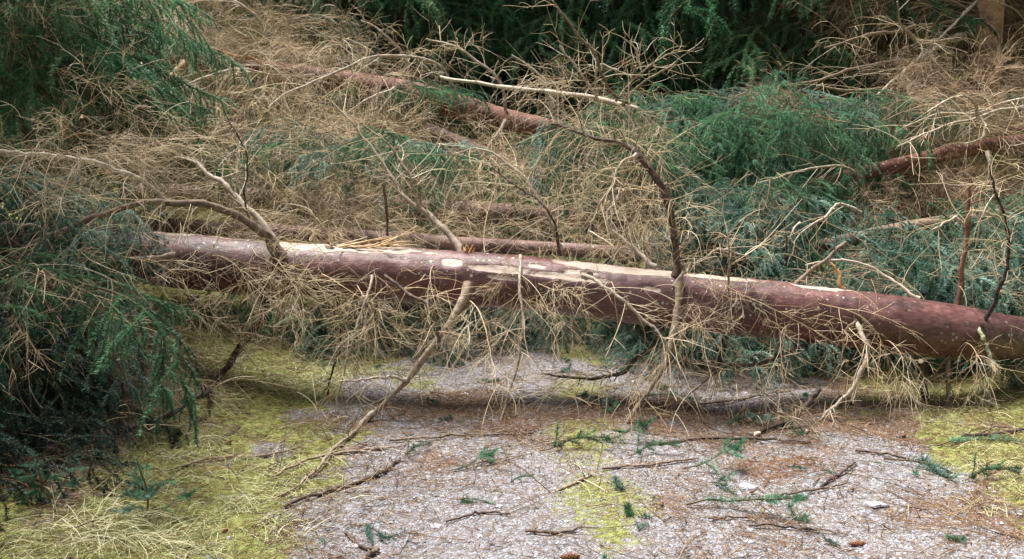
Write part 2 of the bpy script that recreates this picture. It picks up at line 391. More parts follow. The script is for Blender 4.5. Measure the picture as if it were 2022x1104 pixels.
def make_gravel():
    rg = np.random.default_rng(11); mb = MB()
    x, y = scatter(60000, -1.3, 2.3, 2.3, 7.0, lambda x, y: (1 - moss_at(x, y)) * (1 - .5 * litter_at(x, y)) * np.clip(4.2 / y, .3, 1), rg)
    N = len(x)
    oc = np.array([(1, 0, 0), (0, 1, 0), (-1, 0, 0), (0, -1, 0), (.5, .5, .75), (-.5, .4, .7), (-.2, -.6, .75)], float)
    tr = np.array([(0, 1, 4), (1, 5, 4), (1, 2, 5), (2, 6, 5), (2, 3, 6), (3, 0, 6), (0, 4, 6), (4, 5, 6)])
    sz = (.0024 + .0042 * rg.random(N) ** 2.5 + .008 * (rg.random(N) > .98))
    a = rg.random(N) * 6.283; c, s = np.cos(a), np.sin(a)
    V = oc[None] * (1 + .3 * rg.normal(size=(N, 7, 3)).clip(-1, 1)); V[..., 2] *= .7 * (.5 + .7 * rg.random((N, 1)))
    V = V * sz[:, None, None]
    X = V[..., 0] * c[:, None] - V[..., 1] * s[:, None]; Yv = V[..., 0] * s[:, None] + V[..., 1] * c[:, None]
    V = np.stack([X + x[:, None], Yv + y[:, None], V[..., 2] + gh(x, y)[:, None]], -1)
    T = (tr[None] + (np.arange(N) * 7)[:, None, None]).reshape(-1, 3)
    mb.add(V.reshape(-1, 3), tris=T, tint=np.repeat(np.clip(.5 + .17 * rg.normal(size=N), 0, 1), 7))
    tag(mb.build('gravel', M_gravel, smooth=False), 'loose grey and white stone chips on the wheel tracks', 'gravel', kind='stuff')
make_gravel()

def make_litter():
    rg = np.random.default_rng(12); mb = MB()
    x, y = scatter(90000, -2.6, 3.4, 2.3, 7.0, lambda x, y: np.clip(.22 + .9 * litter_at(x, y) - .25 * moss_at(x, y), .08, 1) * np.clip(4.6 / y, .3, 1), rg)
    N = len(x); a = rg.random(N) * 6.283
    p = np.stack([x, y, gh(x, y) + .004 + .012 * rg.random(N) ** 2], 1)
    L = .012 + .05 * rg.random(N) ** 2 + .34 * rg.random(N) ** 8
    C = grow(p, np.stack([np.cos(a), np.sin(a), .12 * rg.normal(size=N)], 1), L, 4, .05, .15, rg)
    mb.tubes(C, taper(N, 4, .0010 + .0018 * rg.random(N) ** 3, .0006), 3, np.clip(.45 + .25 * rg.normal(size=N), 0, 1))
    tag(mb.build('needle_litter', M_litter), 'brown fallen needles and twiglets strewn over the track', 'litter', kind='stuff')
make_litter()

def blades(mb, x, y, h, rg, lean=.6, wid=.0016, tint=None, zoff=0.0):
    N = len(x); a = rg.random(N) * 6.283
    p = np.stack([x, y, gh(x, y) - .006 + zoff], 1)
    K = 5
    C = grow(p, np.stack([np.cos(a) * lean, np.sin(a) * lean, np.ones(N)], 1), h, K, 1.5 + 1.6 * rg.random(N), .09, rg)
    sd = unit(np.cross(C[:, 1] - C[:, 0], rg.normal(size=(N, 3))))
    wv = (wid * (.6 + .8 * rg.random(N)))[:, None] * (1 - np.linspace(0, .92, K))[None]
    V = np.stack([C - sd[:, None] * wv[..., None], C + sd[:, None] * wv[..., None]], 2)
    i = np.arange(N * K * 2).reshape(N, K, 2)
    q = np.stack([i[:, :-1, 0], i[:, :-1, 1], i[:, 1:, 1], i[:, 1:, 0]], -1).reshape(-1, 4)
    t = np.clip(.55 + .24 * rg.normal(size=N), 0, 1) if tint is None else tint
    mb.add(V.reshape(-1, 3), quads=q, tint=np.repeat(t, K * 2))
def make_grass():
    rg = np.random.default_rng(13); mb = MB()
    for n, box, hh, sc in ((120000, (-3.2, -.5, 2.2, 6.6), .20, 1.0), (60000, (1.4, 4.0, 2.4, 7.2), .19, 1.0), (60000, (-.3, 1.2, 2.3, 6.8), .05, .8)):
        x, y = scatter(n, *box, lambda x, y: moss_at(x, y) * sstep(.34, .60, noise2(x - 4, y + 2, 2.8, 3)) * np.clip(5.4 / y, .3, 1), rg)
        blades(mb, x, y, hh * (.35 + 1.1 * rg.random(len(x)) ** 1.5), rg, 1.1, .0013, np.clip(.62 + .22 * rg.normal(size=len(x)) + .5 * (noise2(x, y, 3, 2) - .5), 0, 1))
    # short moss shoots
    x, y = scatter(70000, -3.2, 3.6, 2.2, 7.0, lambda x, y: moss_at(x, y) * np.clip(4.0 / y, .25, 1), rg)
    blades(mb, x, y, .012 + .018 * rg.random(len(x)), rg, .9, .0020, np.clip(.36 + .2 * rg.normal(size=len(x)), 0, 1))
    tag(mb.build('grass', M_grass), 'pale yellow green grass and moss on the track banks', 'grass', kind='stuff')
make_grass()

# ------------------------------------------------------------------ branch and bough shapes shared by the trees
def dead_mesh(seed, L=1.0, style='arch', thick=1.0, mats=None, dens=1.0):
    rg = np.random.default_rng(seed); mb = MB()
    grav = {'arch': .55, 'hang': 1.5, 'up': -.25, 'stiff': .15}[style]
    st = grow(np.zeros((1, 3)), np.array([[1, 0, .15 if style != 'hang' else .1]]), np.array([L]), 16, grav, .05, rg, .02)
    mb.tubes(st, taper(1, 16, .0046 * thick, .0012 * thick), 5, .3 + .3 * rg.random(1))
    g2 = {'arch': .9, 'hang': .9, 'up': .35, 'stiff': .5}[style]
    n2 = int(17 * L * dens)
    p, d, ci, t = spawn(st, n2, .06, 1, (25, 65), rg, .5)
    l2 = grow(p, d, L * (.22 + .50 * rg.random(n2)) * (1.15 - .5 * t), 13, g2 * (.3 + 1.1 * rg.random(n2)), .030, rg, .022)
    mb.tubes(l2, taper(n2, 13, (.0013 + .0014 * rg.random(n2) ** 2) * thick, .0009 * thick), 3, np.clip(.52 + .24 * rg.normal(size=n2), .02, 1))
    n3 = int(4 * dens + .5)
    p, d, ci, t = spawn(l2, n3, .08, 1, (20, 60), rg, .3); M = len(p)
    l3 = grow(p, d, L * (.07 + .23 * rg.random(M)), 9, .8 * rg.random(M), .045, rg, .05)
    mb.tubes(l3, taper(M, 9, (.0013 + .0009 * rg.random(M)) * thick, .0009 * thick), 3, np.clip(.56 + .25 * rg.normal(size=M), .02, 1))
    p, d, ci, t = spawn(l3, 2, .1, .95, (25, 60), rg, .2); M = len(p)
    l4 = grow(p, d, L * (.04 + .14 * rg.random(M)), 6, .4, .05, rg, .05)
    mb.tubes(l4, taper(M, 6, .0010 * thick, .0006 * thick), 3, np.clip(.56 + .25 * rg.normal(size=M), .02, 1))
    return mb.mesh('dead_branch', mats or [M_twig])

def live_mesh(seed, mats, L=1.0, droop=.9, hang=1.9, dens=1.0, nl=.019, nw=.0046, sp=.0026, tint=.5, per=4):
    rg = np.random.default_rng(seed); mb = MB()
    st = grow(np.zeros((1, 3)), np.array([[1, 0, .12]]), np.array([L]), 14, droop, .03, rg, .01)
    mb.tubes(st, taper(1, 14, .005, .0018), 4, .25)
    n2 = int(13 * dens)
    t = np.linspace(.06, .99, n2); tk = t * 13 * .999; i = tk.astype(int); f = (tk - i)[:, None]
    p = st[0, i] * (1 - f) + st[0, i + 1] * f; T = unit(st[0, i + 1] - st[0, i])
    side = np.where(np.arange(n2) % 2 == 0, 1, -1)[:, None] * np.array([[0, 1., 0]]) + rg.normal(size=(n2, 3)) * .2
    d = T * .75 + side
    l2 = grow(p, d, L * (.42 * (1.02 - t) ** .7 + .06) * (.75 + .4 * rg.random(n2)), 8, droop * (.5 + .6 * rg.random(n2)), .05, rg, .01)
    l2n = n2
    mb.tubes(l2, taper(n2, 8, .0032, .0014), 3, .5)
    p, d, ci, t2 = spawn(l2, per, .12, .98, (30, 60), rg, .7); M = len(p)
    l3 = grow(p, d, L * (.08 + .17 * rg.random(M)) * (1.1 - .4 * t2), 6, hang * (.7 + .5 * rg.random(M)), .025, rg, .012)
    tb = rg.normal(size=n2) * .16; ts = np.clip(tint + tb[ci] + .20 * rg.normal(size=M), 0, 1)
    mb.tubes(l3, taper(M, 6, .0018, .0012), 3, .4)
    mb.needles(l3, sp, nl, nw, ts, rg=rg)
    mb.needles(l2, sp, nl, nw, np.clip(tint - .05 + tb, 0, 1), rg=rg)
    mb.needles(st[:, 6:], sp, nl, nw, tint, rg=rg)
    return mb.mesh('bough', mats)

DEAD = {s: [dead_mesh(100 + 17 * k + j * 5, 1.0, s, 1.0) for k in range(5)] for j, s in enumerate(('arch', 'hang', 'up', 'stiff'))}
DEAD_FAR = {s: [dead_mesh(300 + 17 * k + j * 5, 1.0, s, 1.3, [M_twig_dark], 1.5) for k in range(4)] for j, s in enumerate(('arch', 'stiff'))}
LIVE = [live_mesh(500 + k, [M_stem, M_needle], droop=.5 + .3 * (k % 3)) for k in range(5)]
LIVE_BLUE = [live_mesh(520 + k, [M_stem, M_needle_blue], droop=.6 + .3 * (k % 3)) for k in range(5)]
LIVE_DARK = [live_mesh(540 + k, [M_stem, M_needle_dark], droop=.45 + .25 * (k % 3), nw=.0046, sp=.0028) for k in range(5)]
LIVE_SHADE = [live_mesh(600 + k, [M_stem, M_needle_shade], droop=.9, hang=2.0) for k in range(3)]  # boughs with the hollow's shade painted into their needles
LIVE_HANG = [live_mesh(560 + k, [M_stem, M_needle_blue if k % 2 else M_needle], droop=1.3, hang=2.2) for k in range(4)]
def sprig_mesh(seed, mats, L=.30):
    rg = np.random.default_rng(seed); mb = MB()
    st = grow(np.zeros((1, 3)), np.array([[1, .35 * rg.normal(), .05]]), np.array([L]), 16, .2, .09, rg, .08)
    st[..., 2] = np.clip(st[..., 2], 0, .03)
    n2 = (3, 10, 13, 8)[seed % 4]; p, d, ci, t = spawn(st, n2, .12, .95, (35, 65), rg, .9)
    l2 = grow(p, d, L * (.08 + .30 * rg.random(n2)) * (1.15 - .7 * t), 8, .25, .07, rg, .06)
    mb.tubes(st, taper(1, 16, .0026, .0012), 4, .35); mb.tubes(l2, taper(n2, 8, .0015, .001), 3, .35)
    for q in (st[:, 2:], l2): mb.needles(q, .0014, .018, .0026, np.clip(.42 + .2 * rg.normal(size=len(q)), 0, 1), rg=rg, up=.45, fwd=.25)
    return mb.mesh('spruce_sprig', mats)
SPRIG = [sprig_mesh(580 + k, [M_stem, (M_needle_dark, M_needle_dark, M_needle_blue, M_needle)[k]]) for k in range(4)]
pick = lambda a: a[random.randrange(len(a))]
U = random.uniform

def pxc(pts): return [P(*p) for p in pts]

def trunk(root, pts, hw, mat_, name='trunk', sides=24, K=90, bumpy=.02, wound=None, cap=True):
    """tapered stem through surveyed points, hw = half widths in photo pixels"""
    c = np.array([np.r_[P(*p), h / FPX * p[2]] for p, h in zip(pts, hw)])
    c = smooth_curve(c, K); rg = np.random.default_rng(len(pts) * 31 + int(pts[0][0]) % 97)
    r = c[:, 3] * (1 + bumpy * rg.normal(size=K))
    mb = MB(); mb.tubes(c[:, :3], r, sides, 0.0)
    if wound is not None:
        V = mb.v[0]; V2, t = wound(V.reshape(K, sides, 3).astype(float), c); mb.v[0] = V2.reshape(-1, 3).astype(np.float32); mb.t[0] = t.reshape(-1).astype(np.float32)
    if cap:
        for k in (0, K - 1):
            ring = mb.v[0].reshape(K, sides, 3)[k]; mb.add(np.vstack([ring, ring.mean(0)[None]]), tris=[(m, (m + 1) % sides, sides) for m in range(sides)], tint=0.0)
    return mb.build(name, mat_, root), c

def limb(root, pts, hw, tint=.5, mat_=None, n2=14, L2=(.12, .4), grav=.6, thick=1.0, sides=7, K=None, rough=.006, t0=.12, label=None, n3=3, name='branch', sub=True, ttint=.6, full=False):
    """a branch traced through surveyed points; its fine twigs are a sub-part"""
    if max(hw) > 7.5: hw = [.88 * h for h in hw]
    elif not full: hw = [.72 * h for h in hw]
    c = np.array([np.r_[q if len(q) == 3 and isinstance(q, np.ndarray) else P(*q), h / FPX * (q[1] if isinstance(q, np.ndarray) else q[2])] for q, h in zip(pts, hw)])
    K = K or max(16, 5 * len(pts)); c = smooth_curve(c, K)
    rg = np.random.default_rng(int(abs(c[0, 0] * 1000 + c[-1, 2] * 777)) + 5)
    jit = rg.normal(size=(K, 3)); jit = (jit + np.roll(jit, 1, 0) + np.roll(jit, -1, 0)) / 2
    c[1:, :3] += jit[1:] * rough * .7 + np.cumsum(rg.normal(size=(K, 3)), 0)[1:] * rough * .35
    r = np.maximum(c[:, 3], .0014) * (1 + .10 * rg.normal(size=K)) * (1 + .55 * np.exp(-np.arange(K) / 1.2))
    mb = MB(); mb.tubes(c[:, :3], r, sides, tint, cap=True)
    # short snags where side shoots broke off
    ns = max(2, int(K * .35)); p, d, ci, t = spawn(c[None, :, :3], ns, .05, .95, (50, 85), rg)
    sn = grow(p, d, .015 + .04 * rg.random(ns), 3, 0, .05, rg); mb.tubes(sn, taper(ns, 3, .0045, .002), 4, tint)
    o = mb.build(name, mat_ or M_branch, root)
    if label: o['label'] = label
    if n2 > 3 and sub:
        tw = MB()
        p, d, ci, t = spawn(c[None, :, :3], n2, t0, 1, (35, 80), rg, .2)
        l2 = grow(p, d, (L2[0] + (L2[1] - L2[0]) * rg.random(n2)) * 1.15, 12, grav * (.3 + rg.random(n2)), .035, rg, .04)
        tw.tubes(l2, taper(n2, 12, (.0018 + .0014 * rg.random(n2)) * thick, .0011 * thick), 3, np.clip(ttint + .26 * rg.normal(size=n2), .05, 1))
        if n3:
            p, d, ci, t = spawn(l2, n3, .15, 1, (30, 70), rg, .2); M = len(p)
            l3 = grow(p, d, .05 + .18 * rg.random(M), 7, grav * rg.random(M), .06, rg, .06)
            tw.tubes(l3, taper(M, 7, .0016 * thick, .0009 * thick), 3, np.clip(ttint + .26 * rg.normal(size=M), .05, 1))
        tw.build('twigs', M_twig, o)
    return o, c

def deads(root, pts, n, spread, styles, sc, az, pitch=(-.3, .5), lib=DEAD, t=(0, 1)):
    """n dead side branches spread along surveyed points"""
    c = smooth_curve(np.array([P(*p) for p in pts]), 60)
    for k in range(n):
        q = c[int((t[0] + (t[1] - t[0]) * (k + random.random()) / n) * 59)] + np.array([U(-1, 1), U(-1, 1), U(-1, 1)]) * spread
        a = U(*az) if not isinstance(az, list) else U(*random.choice(az))
        put('branch', pick(lib[random.choice(styles)]), root, q, a, U(*pitch), U(-.5, .5), U(*sc))

def boughs(root, pts, n, spread, lib, sc, az, pitch=(-.3, .4), name='bough'):
    c = smooth_curve(np.array([P(*p) for p in pts]), 60)
    for k in range(n):
        q = c[int((k + random.random()) / n * 59)] + np.array([U(-1, 1) * spread[0], U(-1, 1) * spread[1], U(-1, 1) * spread[2]])
        a = U(*az) if not isinstance(az, list) else U(*random.choice(az))
        put(name, pick(lib), root, q, a, U(*pitch), U(-.4, .4), U(*sc))
# ------------------------------------------------------------------ the main fallen trunk across the track
TB = 2 * math.pi
mainpts = [(-350, 440, 5.75), (-100, 470, 5.68), (170, 493, 5.6), (360, 515, 5.52), (545, 530, 5.46), (750, 540, 5.4), (1000, 556, 5.34), (1200, 577, 5.3), (1340, 594, 5.26), (1600, 619, 5.22), (1800, 645, 5.2), (1900, 657, 5.22), (2022, 668, 5.35), (2250, 672, 5.55), (2600, 674, 5.8)]
mainhw = [46, 48, 50, 55, 55, 55, 54, 56, 58, 57, 58, 54, 42, 40, 38]
PA = P(1011, 557, 5.33)
A = empty('fallen_spruce', P(2022, 669, 5.35), 'thick purple brown trunk lying across the track in front of everything', 'fallen tree', 'windthrown spruces')
WOUND = [(640, .00, 150, .55, 1.0), (720, -.25, 110, .35, 1.0), (985, -.95, 62, .17, .9), (890, -.80, 24, .2, .95), (1000, -1.25, 50, .09, .85), (1225, -.18, 140, .42, 1.0), (1420, -.05, 110, .30, .85), (1150, -.72, 40, .12, .8), (1110, -1.0, 90, .14, .75),
         (1625, -.05, 60, .28, .95), (470, .05, 90, .25, .8), (330, .0, 60, .3, .8), (1290, -1.1, 22, .07, 1.0), (845, -.35, 45, .2, .55), (560, -.5, 50, .25, .5), (1060, -.65, 24, .1, .8)]
def main_wound(V, c):
    K, S_, _ = V.shape; cen = c[:, None, :3]; r = V - cen
    px = (CX + FPX * V[..., 0] / V[..., 1]) * 1.0
    ang = np.arctan2(-r[..., 1], r[..., 2])           # 0 = top, + towards the camera
    t = np.zeros((K, S_))
    for (x0, a0, wx, wa, s) in WOUND:
        e = ((px - x0) / wx) ** 2 + ((ang + a0) / wa) ** 2
        t = np.maximum(t, s * np.clip(1.25 - .75 * e, 0, 1))
    lump = (noise2(px * .02, ang * 2.5, 1.0, 3) - .5) * .010 + (noise2(px * .08 + 40, ang * 5, 1.0, 2) - .5) * .006
    nrm = r / (np.linalg.norm(r, axis=2, keepdims=True) + 1e-6)
    V = V + nrm * (lump - .006 * (t > .5))[..., None]
    return V, t
_, mc = trunk(A, mainpts, mainhw, M_bark, sides=72, K=560, bumpy=.004, wound=main_wound)
def on_main(px, ang, out=0.0):
    """point on the main trunk's skin: ang 0 = top, 90 = camera side, 180 = underside"""
    i = int(np.argmin(np.abs(CX + FPX * mc[:, 0] / mc[:, 1] - px))); r = mc[i, 3] + out
    return mc[i, :3] + np.array((0, -math.sin(R(ang)) * r, math.cos(R(ang)) * r))
# knots and collars on the trunk
for px, ang, s in ((430, 40, .018), (655, 12, .022), (1155, 45, .024), (1440, 40, .026), (1690, 25, .02), (1690, 75, .028), (1780, 50, .022), (1185, 100, .016), (760, 80, .015), (1930, 60, .03), (1820, 85, .016)):
    q = on_main(px, ang, -.008); nr = unit(q - on_main(px, ang, -.1)); mb = MB()
    c = q[None] + nr[None] * np.linspace(0, s * .55, 6)[:, None]
    mb.tubes(c, s * np.array([1.7, 1.25, .85, .6, .5, .15]), 12, [.2]); mb.build('knot', M_branch, A)
# traced branches of the main trunk
limb(A, [(552, 505, 5.33), (530, 462, 5.30), (500, 440, 5.26), (450, 412, 5.2), (400, 398, 5.12), (345, 395, 5.05), (280, 402, 4.98), (220, 415, 4.9), (150, 440, 4.82), (100, 460, 4.75), (0, 520, 4.62), (-120, 585, 4.5)], [14, 11, 9, 9, 8, 7.5, 7, 7, 8, 8, 8, 7], .42, n2=46, L2=(.15, .5), grav=1.3, label='dark arched branch drooping to the left')
limb(A, [(548, 490, 5.44), (522, 445, 5.48), (480, 400, 5.55), (440, 360, 5.62), (415, 340, 5.66), (390, 320, 5.7), (345, 308, 5.76)], [10, 8, 7, 6, 5, 4, 2], .8, n2=26, L2=(.12, .4), grav=.3, label='pale grey branch rising left')
limb(A, [(500, 450, 5.42), (482, 405, 5.4), (487, 340, 5.4), (490, 310, 5.4), (470, 270, 5.42), (440, 220, 5.46)], [3, 2.5, 2.5, 2, 2, 1.5], .15, n2=8, grav=.2)
limb(A, [(915, 502, 5.42), (880, 460, 5.5), (840, 425, 5.56), (800, 395, 5.6), (770, 350, 5.68), (740, 310, 5.74), (690, 250, 5.8), (650, 200, 5.85)], [8, 8, 7, 5, 4, 3.5, 3, 2], .72, n2=26, L2=(.12, .42), grav=.3, label='pale grey branch rising behind the orange stub')
limb(A, [(835, 424, 5.55), (815, 370, 5.6), (800, 330, 5.63), (760, 280, 5.7), (700, 235, 5.75)], [5, 4, 3.5, 3, 2], .55, n2=18, grav=.2)
m4 = [(925, 560, 5.18), (905, 610, 5.08), (880, 655, 5.02), (850, 690, 4.98), (820, 730, 4.95), (775, 780, 4.92), (735, 820, 4.9)]
limb(A, m4 + [G(690, 858, .02), G(640, 915, .03), G(600, 955, .02), G(545, 985, .01)], [10, 10, 9, 8, 8, 7, 6.5, 5, 4, 3, 2], .62, n2=24, L2=(.12, .42), grav=.9, t0=.1, label='long pale branch reaching down to the ground')
limb(A, [(740, 815, 4.9), (700, 840, 4.84), (650, 862, 4.74)], [7, 6.5, 4.5], .95, n2=3)
limb(A, [(802, 750, 4.93), (770, 742, 4.85), (725, 745, 4.78), (668, 751, 4.7)], [4.5, 4, 3.5, 2.5], .85, n2=6)
limb(A, [(527, 578, 5.5), (515, 620, 5.46), (490, 660, 5.42), (460, 700, 5.34), (430, 740, 5.24), G(380, 785, .12), G(330, 815, .07), G(270, 835, .04), G(225, 852, .02)], [9, 8.5, 8, 7.5, 7, 6, 5.5, 4, 3], .06, n2=30, L2=(.12, .4), grav=.8, label='dark branch under the trunk', ttint=.3)
limb(A, [(1150, 545, 5.14), (1180, 562, 5.08), (1220, 592, 5.0), (1260, 630, 4.95), (1300, 665, 4.92), (1320, 700, 4.9), (1315, 735, 4.88)], [6, 5, 4.5, 4, 4, 3, 2], .85, n2=18, grav=.9)
limb(A, [(1335, 545, 5.2), (1335, 480, 5.2), (1320, 400, 5.2), (1300, 360, 5.22), (1265, 312, 5.25), (1230, 283, 5.3), (1175, 274, 5.35), (1130, 256, 5.4), (1085, 246, 5.45)], [8, 8, 8, 8, 7.6, 5, 4, 3.5, 2.5], .24, n2=60, L2=(.15, .55), grav=.9, label='thick dark branch arching high over the trunk', n3=4)
limb(A, [(1342, 560, 5.12), (1335, 640, 5.0), (1326, 680, 4.96), (1316, 722, 4.92), (1295, 760, 4.88), (1260, 810, 4.82), (1228, 858, 4.76), (1200, 900, 4.66), G(1160, 938, .03), G(1100, 966, .02), G(1025, 986, .015)], [8, 8, 7.5, 7, 6, 5.5, 5, 4.5, 4, 3.5, 2.5], .58, n2=50, L2=(.15, .5), grav=.9, label='hanging branch with grey lichen touching the track', n3=4)
limb(A, [(1258, 305, 5.24), (1222, 335, 5.2), (1210, 372, 5.18), (1190, 405, 5.15), (1160, 470, 5.1)], [5, 4.5, 4, 3, 2], .75, n2=14, grav=.8)
limb(A, [(1292, 528, 5.36), (1260, 500, 5.4), (1230, 476, 5.45), (1205, 455, 5.5), (1200, 432, 5.52), (1222, 395, 5.55), (1232, 360, 5.6)], [7, 6, 5.5, 5, 4, 3, 2], .78, n2=20, grav=.2)
limb(A, [(1110, 500, 5.4), (1075, 410, 5.45), (1040, 360, 5.5), (1000, 318, 5.55), (960, 290, 5.6), (895, 295, 5.62)], [3.5, 3.5, 3.5, 3, 3, 2], .72, n2=24, grav=.5)
limb(A, [(1105, 505, 5.4), (1085, 420, 5.42), (1060, 395, 5.46), (1000, 355, 5.52), (970, 330, 5.56)], [4, 3.5, 3, 2.5, 2], .2, n2=14, grav=.4)
limb(A, [(1310, 640, 5.2), (1280, 690, 5.16), (1250, 712, 5.14), (1225, 736, 5.1), (1190, 747, 5.06), (1130, 750, 5.0), (1065, 742, 4.95)], [6, 6, 6, 5.5, 5, 4, 2.5], .3, n2=26, L2=(.1, .3), grav=1.0, mat_=M_lichen, label='mossy green branch below the trunk', ttint=.4)
limb(A, [(1688, 635, 5.06), (1705, 665, 4.98), (1715, 692, 4.95), (1700, 730, 4.9), (1680, 762, 4.88), (1650, 793, 4.84), (1610, 830, 4.8), G(1585, 850, .02)], [7, 7, 6.5, 6, 6, 5, 5, 4], .78, n2=18, L2=(.1, .35), grav=.9)
limb(A, [(1690, 632, 5.05), (1668, 655, 5.0), (1660, 700, 4.97), (1673, 740, 4.95), (1672, 775, 4.93)], [4, 3.5, 3.5, 3.5, 3], .35, n2=12, grav=.9)
limb(A, [(1615, 668, 5.18), (1560, 690, 5.12), (1500, 712, 5.06), (1430, 724, 5.0), (1408, 738, 4.96), (1365, 775, 4.9)], [5, 5, 4.5, 4.5, 4, 3], .16, n2=16, grav=.9)
limb(A, [(1872, 700, 5.15), (1873, 740, 5.1), (1870, 790, 5.06), G(1868, 828, -.02)], [6, 6, 5, 4.5], .45, n2=10, grav=.8, label='grey snag propping the trunk on the bank')
limb(A, [(1928, 645, 5.1), (1940, 672, 5.04), (1958, 705, 5.0), (1966, 735, 4.97)], [6, 6, 6, 5.5], .6, n2=6, mat_=M_lichen, label='short lichen covered stub with bright broken end')
limb(A, [(1942, 645, 5.12), (1960, 602, 5.1), (1972, 565, 5.08), (1986, 535, 5.06), (1990, 472, 5.06), (1978, 420, 5.06), (1960, 375, 5.08), (1948, 330, 5.1)], [7, 6, 5.5, 5, 4.5, 4, 3.5, 2], .08, n2=26, L2=(.1, .35), grav=.2, label='dark upright branch near the right edge')
limb(A, [(1893, 600, 5.3), (1900, 520, 5.32), (1905, 450, 5.34), (1908, 352, 5.36)], [7, 6.5, 6, 5], .32, n2=10, grav=.2, label='upright brown snag with sawn tip', mat_=M_bark_red)
limb(A, [(1903, 447, 5.33), (1885, 430, 5.28), (1865, 440, 5.24), (1835, 456, 5.2)], [4, 4, 3, 2], .75, n2=5, grav=.3)
limb(A, [(1903, 445, 5.33), (1925, 415, 5.3), (1970, 425, 5.28), (2000, 440, 5.26)], [4, 3.5, 3, 2], .65, n2=5, grav=.3)
limb(A, [(1815, 590, 5.3), (1770, 553, 5.36), (1720, 522, 5.42), (1670, 508, 5.46), (1600, 520, 5.5)], [5, 4.5, 4, 3, 2], .92, n2=14, grav=.3)
limb(A, [(1570, 562, 5.25), (1620, 522, 5.3), (1668, 480, 5.36)], [5.5, 5.5, 6], .42, n2=3, label='snapped stub pointing up right')
limb(A, [(1666, 572, 5.26), (1652, 540, 5.28), (1640, 518, 5.3)], [6, 5, 2], .5, n2=0, mat_=M_rawwood)
limb(A, [(1330, 565, 5.12), (1380, 520, 5.1), (1432, 497, 5.1), (1455, 503, 5.1), (1480, 510, 5.12)], [4, 3.5, 3.5, 3, 2], .75, n2=16, grav=.5)
limb(A, [(1441, 600, 5.05), (1442, 540, 5.03), (1441, 500, 5.04), (1438, 460, 5.06)], [3.5, 3.5, 3, 2], .55, n2=12, grav=.5)
limb(A, [(345, 504, 5.35), (260, 512, 5.2), (200, 519, 5.1), (130, 542, 4.98), (60, 572, 4.85), (-40, 600, 4.7)], [7, 7, 7, 7, 6, 5], .62, n2=44, L2=(.2, .6), grav=1.6, label='pale branch drooping from the left end')
limb(A, [(335, 400, 5.2), (310, 376, 5.15), (260, 340, 5.05), (210, 319, 4.98), (150, 304, 4.9), (60, 297, 4.8), (-40, 287, 4.7)], [3, 4, 5, 5, 5, 5, 4.5], .88, full=True, n2=30, L2=(.2, .5), grav=1.8, label='long pale branch arching over the green boughs')
limb(A, [(90, 462, 4.74), (70, 440, 4.7), (40, 437, 4.66), (-20, 442, 4.6)], [4, 4, 4, 3], .7, n2=10, grav=1.5)
limb(A, [(735, 545, 5.2), (725, 580, 5.1), (700, 640, 5.0), (680, 700, 4.96), (660, 770, 4.95)], [4, 4, 3.5, 3, 2], .75, n2=22, L2=(.15, .4), grav=1.0)
limb(A, [(668, 590, 5.35), (672, 640, 5.3), (668, 690, 5.28), (650, 750, 5.25), (645, 800, 5.22)], [4, 4, 3.5, 3, 2], .2, n2=18, grav=1.0)
limb(A, [(1028, 505, 5.3), (1025, 570, 5.1), (1028, 640, 5.02), (1022, 700, 4.98), (1004, 770, 4.95), (985, 840, 4.9), (955, 885, 4.82)], [4, 4, 4, 4, 3.5, 3, 2], .8, n2=20, L2=(.15, .5), grav=1.0)
limb(A, [(760, 545, 5.15), (800, 575, 5.05), (848, 600, 5.0), (858, 640, 4.98), (862, 670, 4.97)], [4, 5, 5, 4, 3], .3, n2=16, grav=.9)
limb(A, [(768, 500, 5.6), (766, 440, 5.62), (764, 370, 5.64)], [4.5, 4, 3.5], .25, n2=2)
# the torn orange stub
mb = MB(); rg = np.random.default_rng(5)
q = P(930, 506, 5.38)
for k in range(26):
    p0 = q + np.array((U(-.05, .03), U(-.03, .03), -.03)); L = U(.05, .12)
    c = grow(p0[None], np.array([[U(-.5, .35), U(-.4, .3), 1]]), np.array([L]), 5, 0, .06, rg)
    mb.tubes(c, taper(1, 5, U(.006, .014), .003), 5, [U(.05, .5)], cap=True)
tag(mb.build('torn_stub', M_rawwood, A), 'torn orange rotten stub')
mb = MB()
for k in range(14):
    q = P(U(640, 780), 487, 5.36) + np.array((0, U(-.03, .03), .0)); c = grow(q[None], np.array([[U(.6, 1), U(-.2, .1), U(.0, .3)]]), np.array([U(.08, .35)]), 6, .15, .03, rg)
    mb.tubes(c, taper(1, 6, U(.003, .007), .0015), 4, [U(.4, 1)])
for (x0, y0, x1, y1) in ((652, 478, 648, 440), (612, 475, 622, 452), (670, 492, 640, 484)):
    mb.tubes(smooth_curve([P(x0, y0, 5.38), P((x0 + x1) / 2 + 1, (y0 + y1) / 2, 5.38), P(x1, y1, 5.38)], 6), np.array([.008, .007, .006, .005, .003, .001]), 5, .9)
mb.build('splinters', M_rawwood, A)
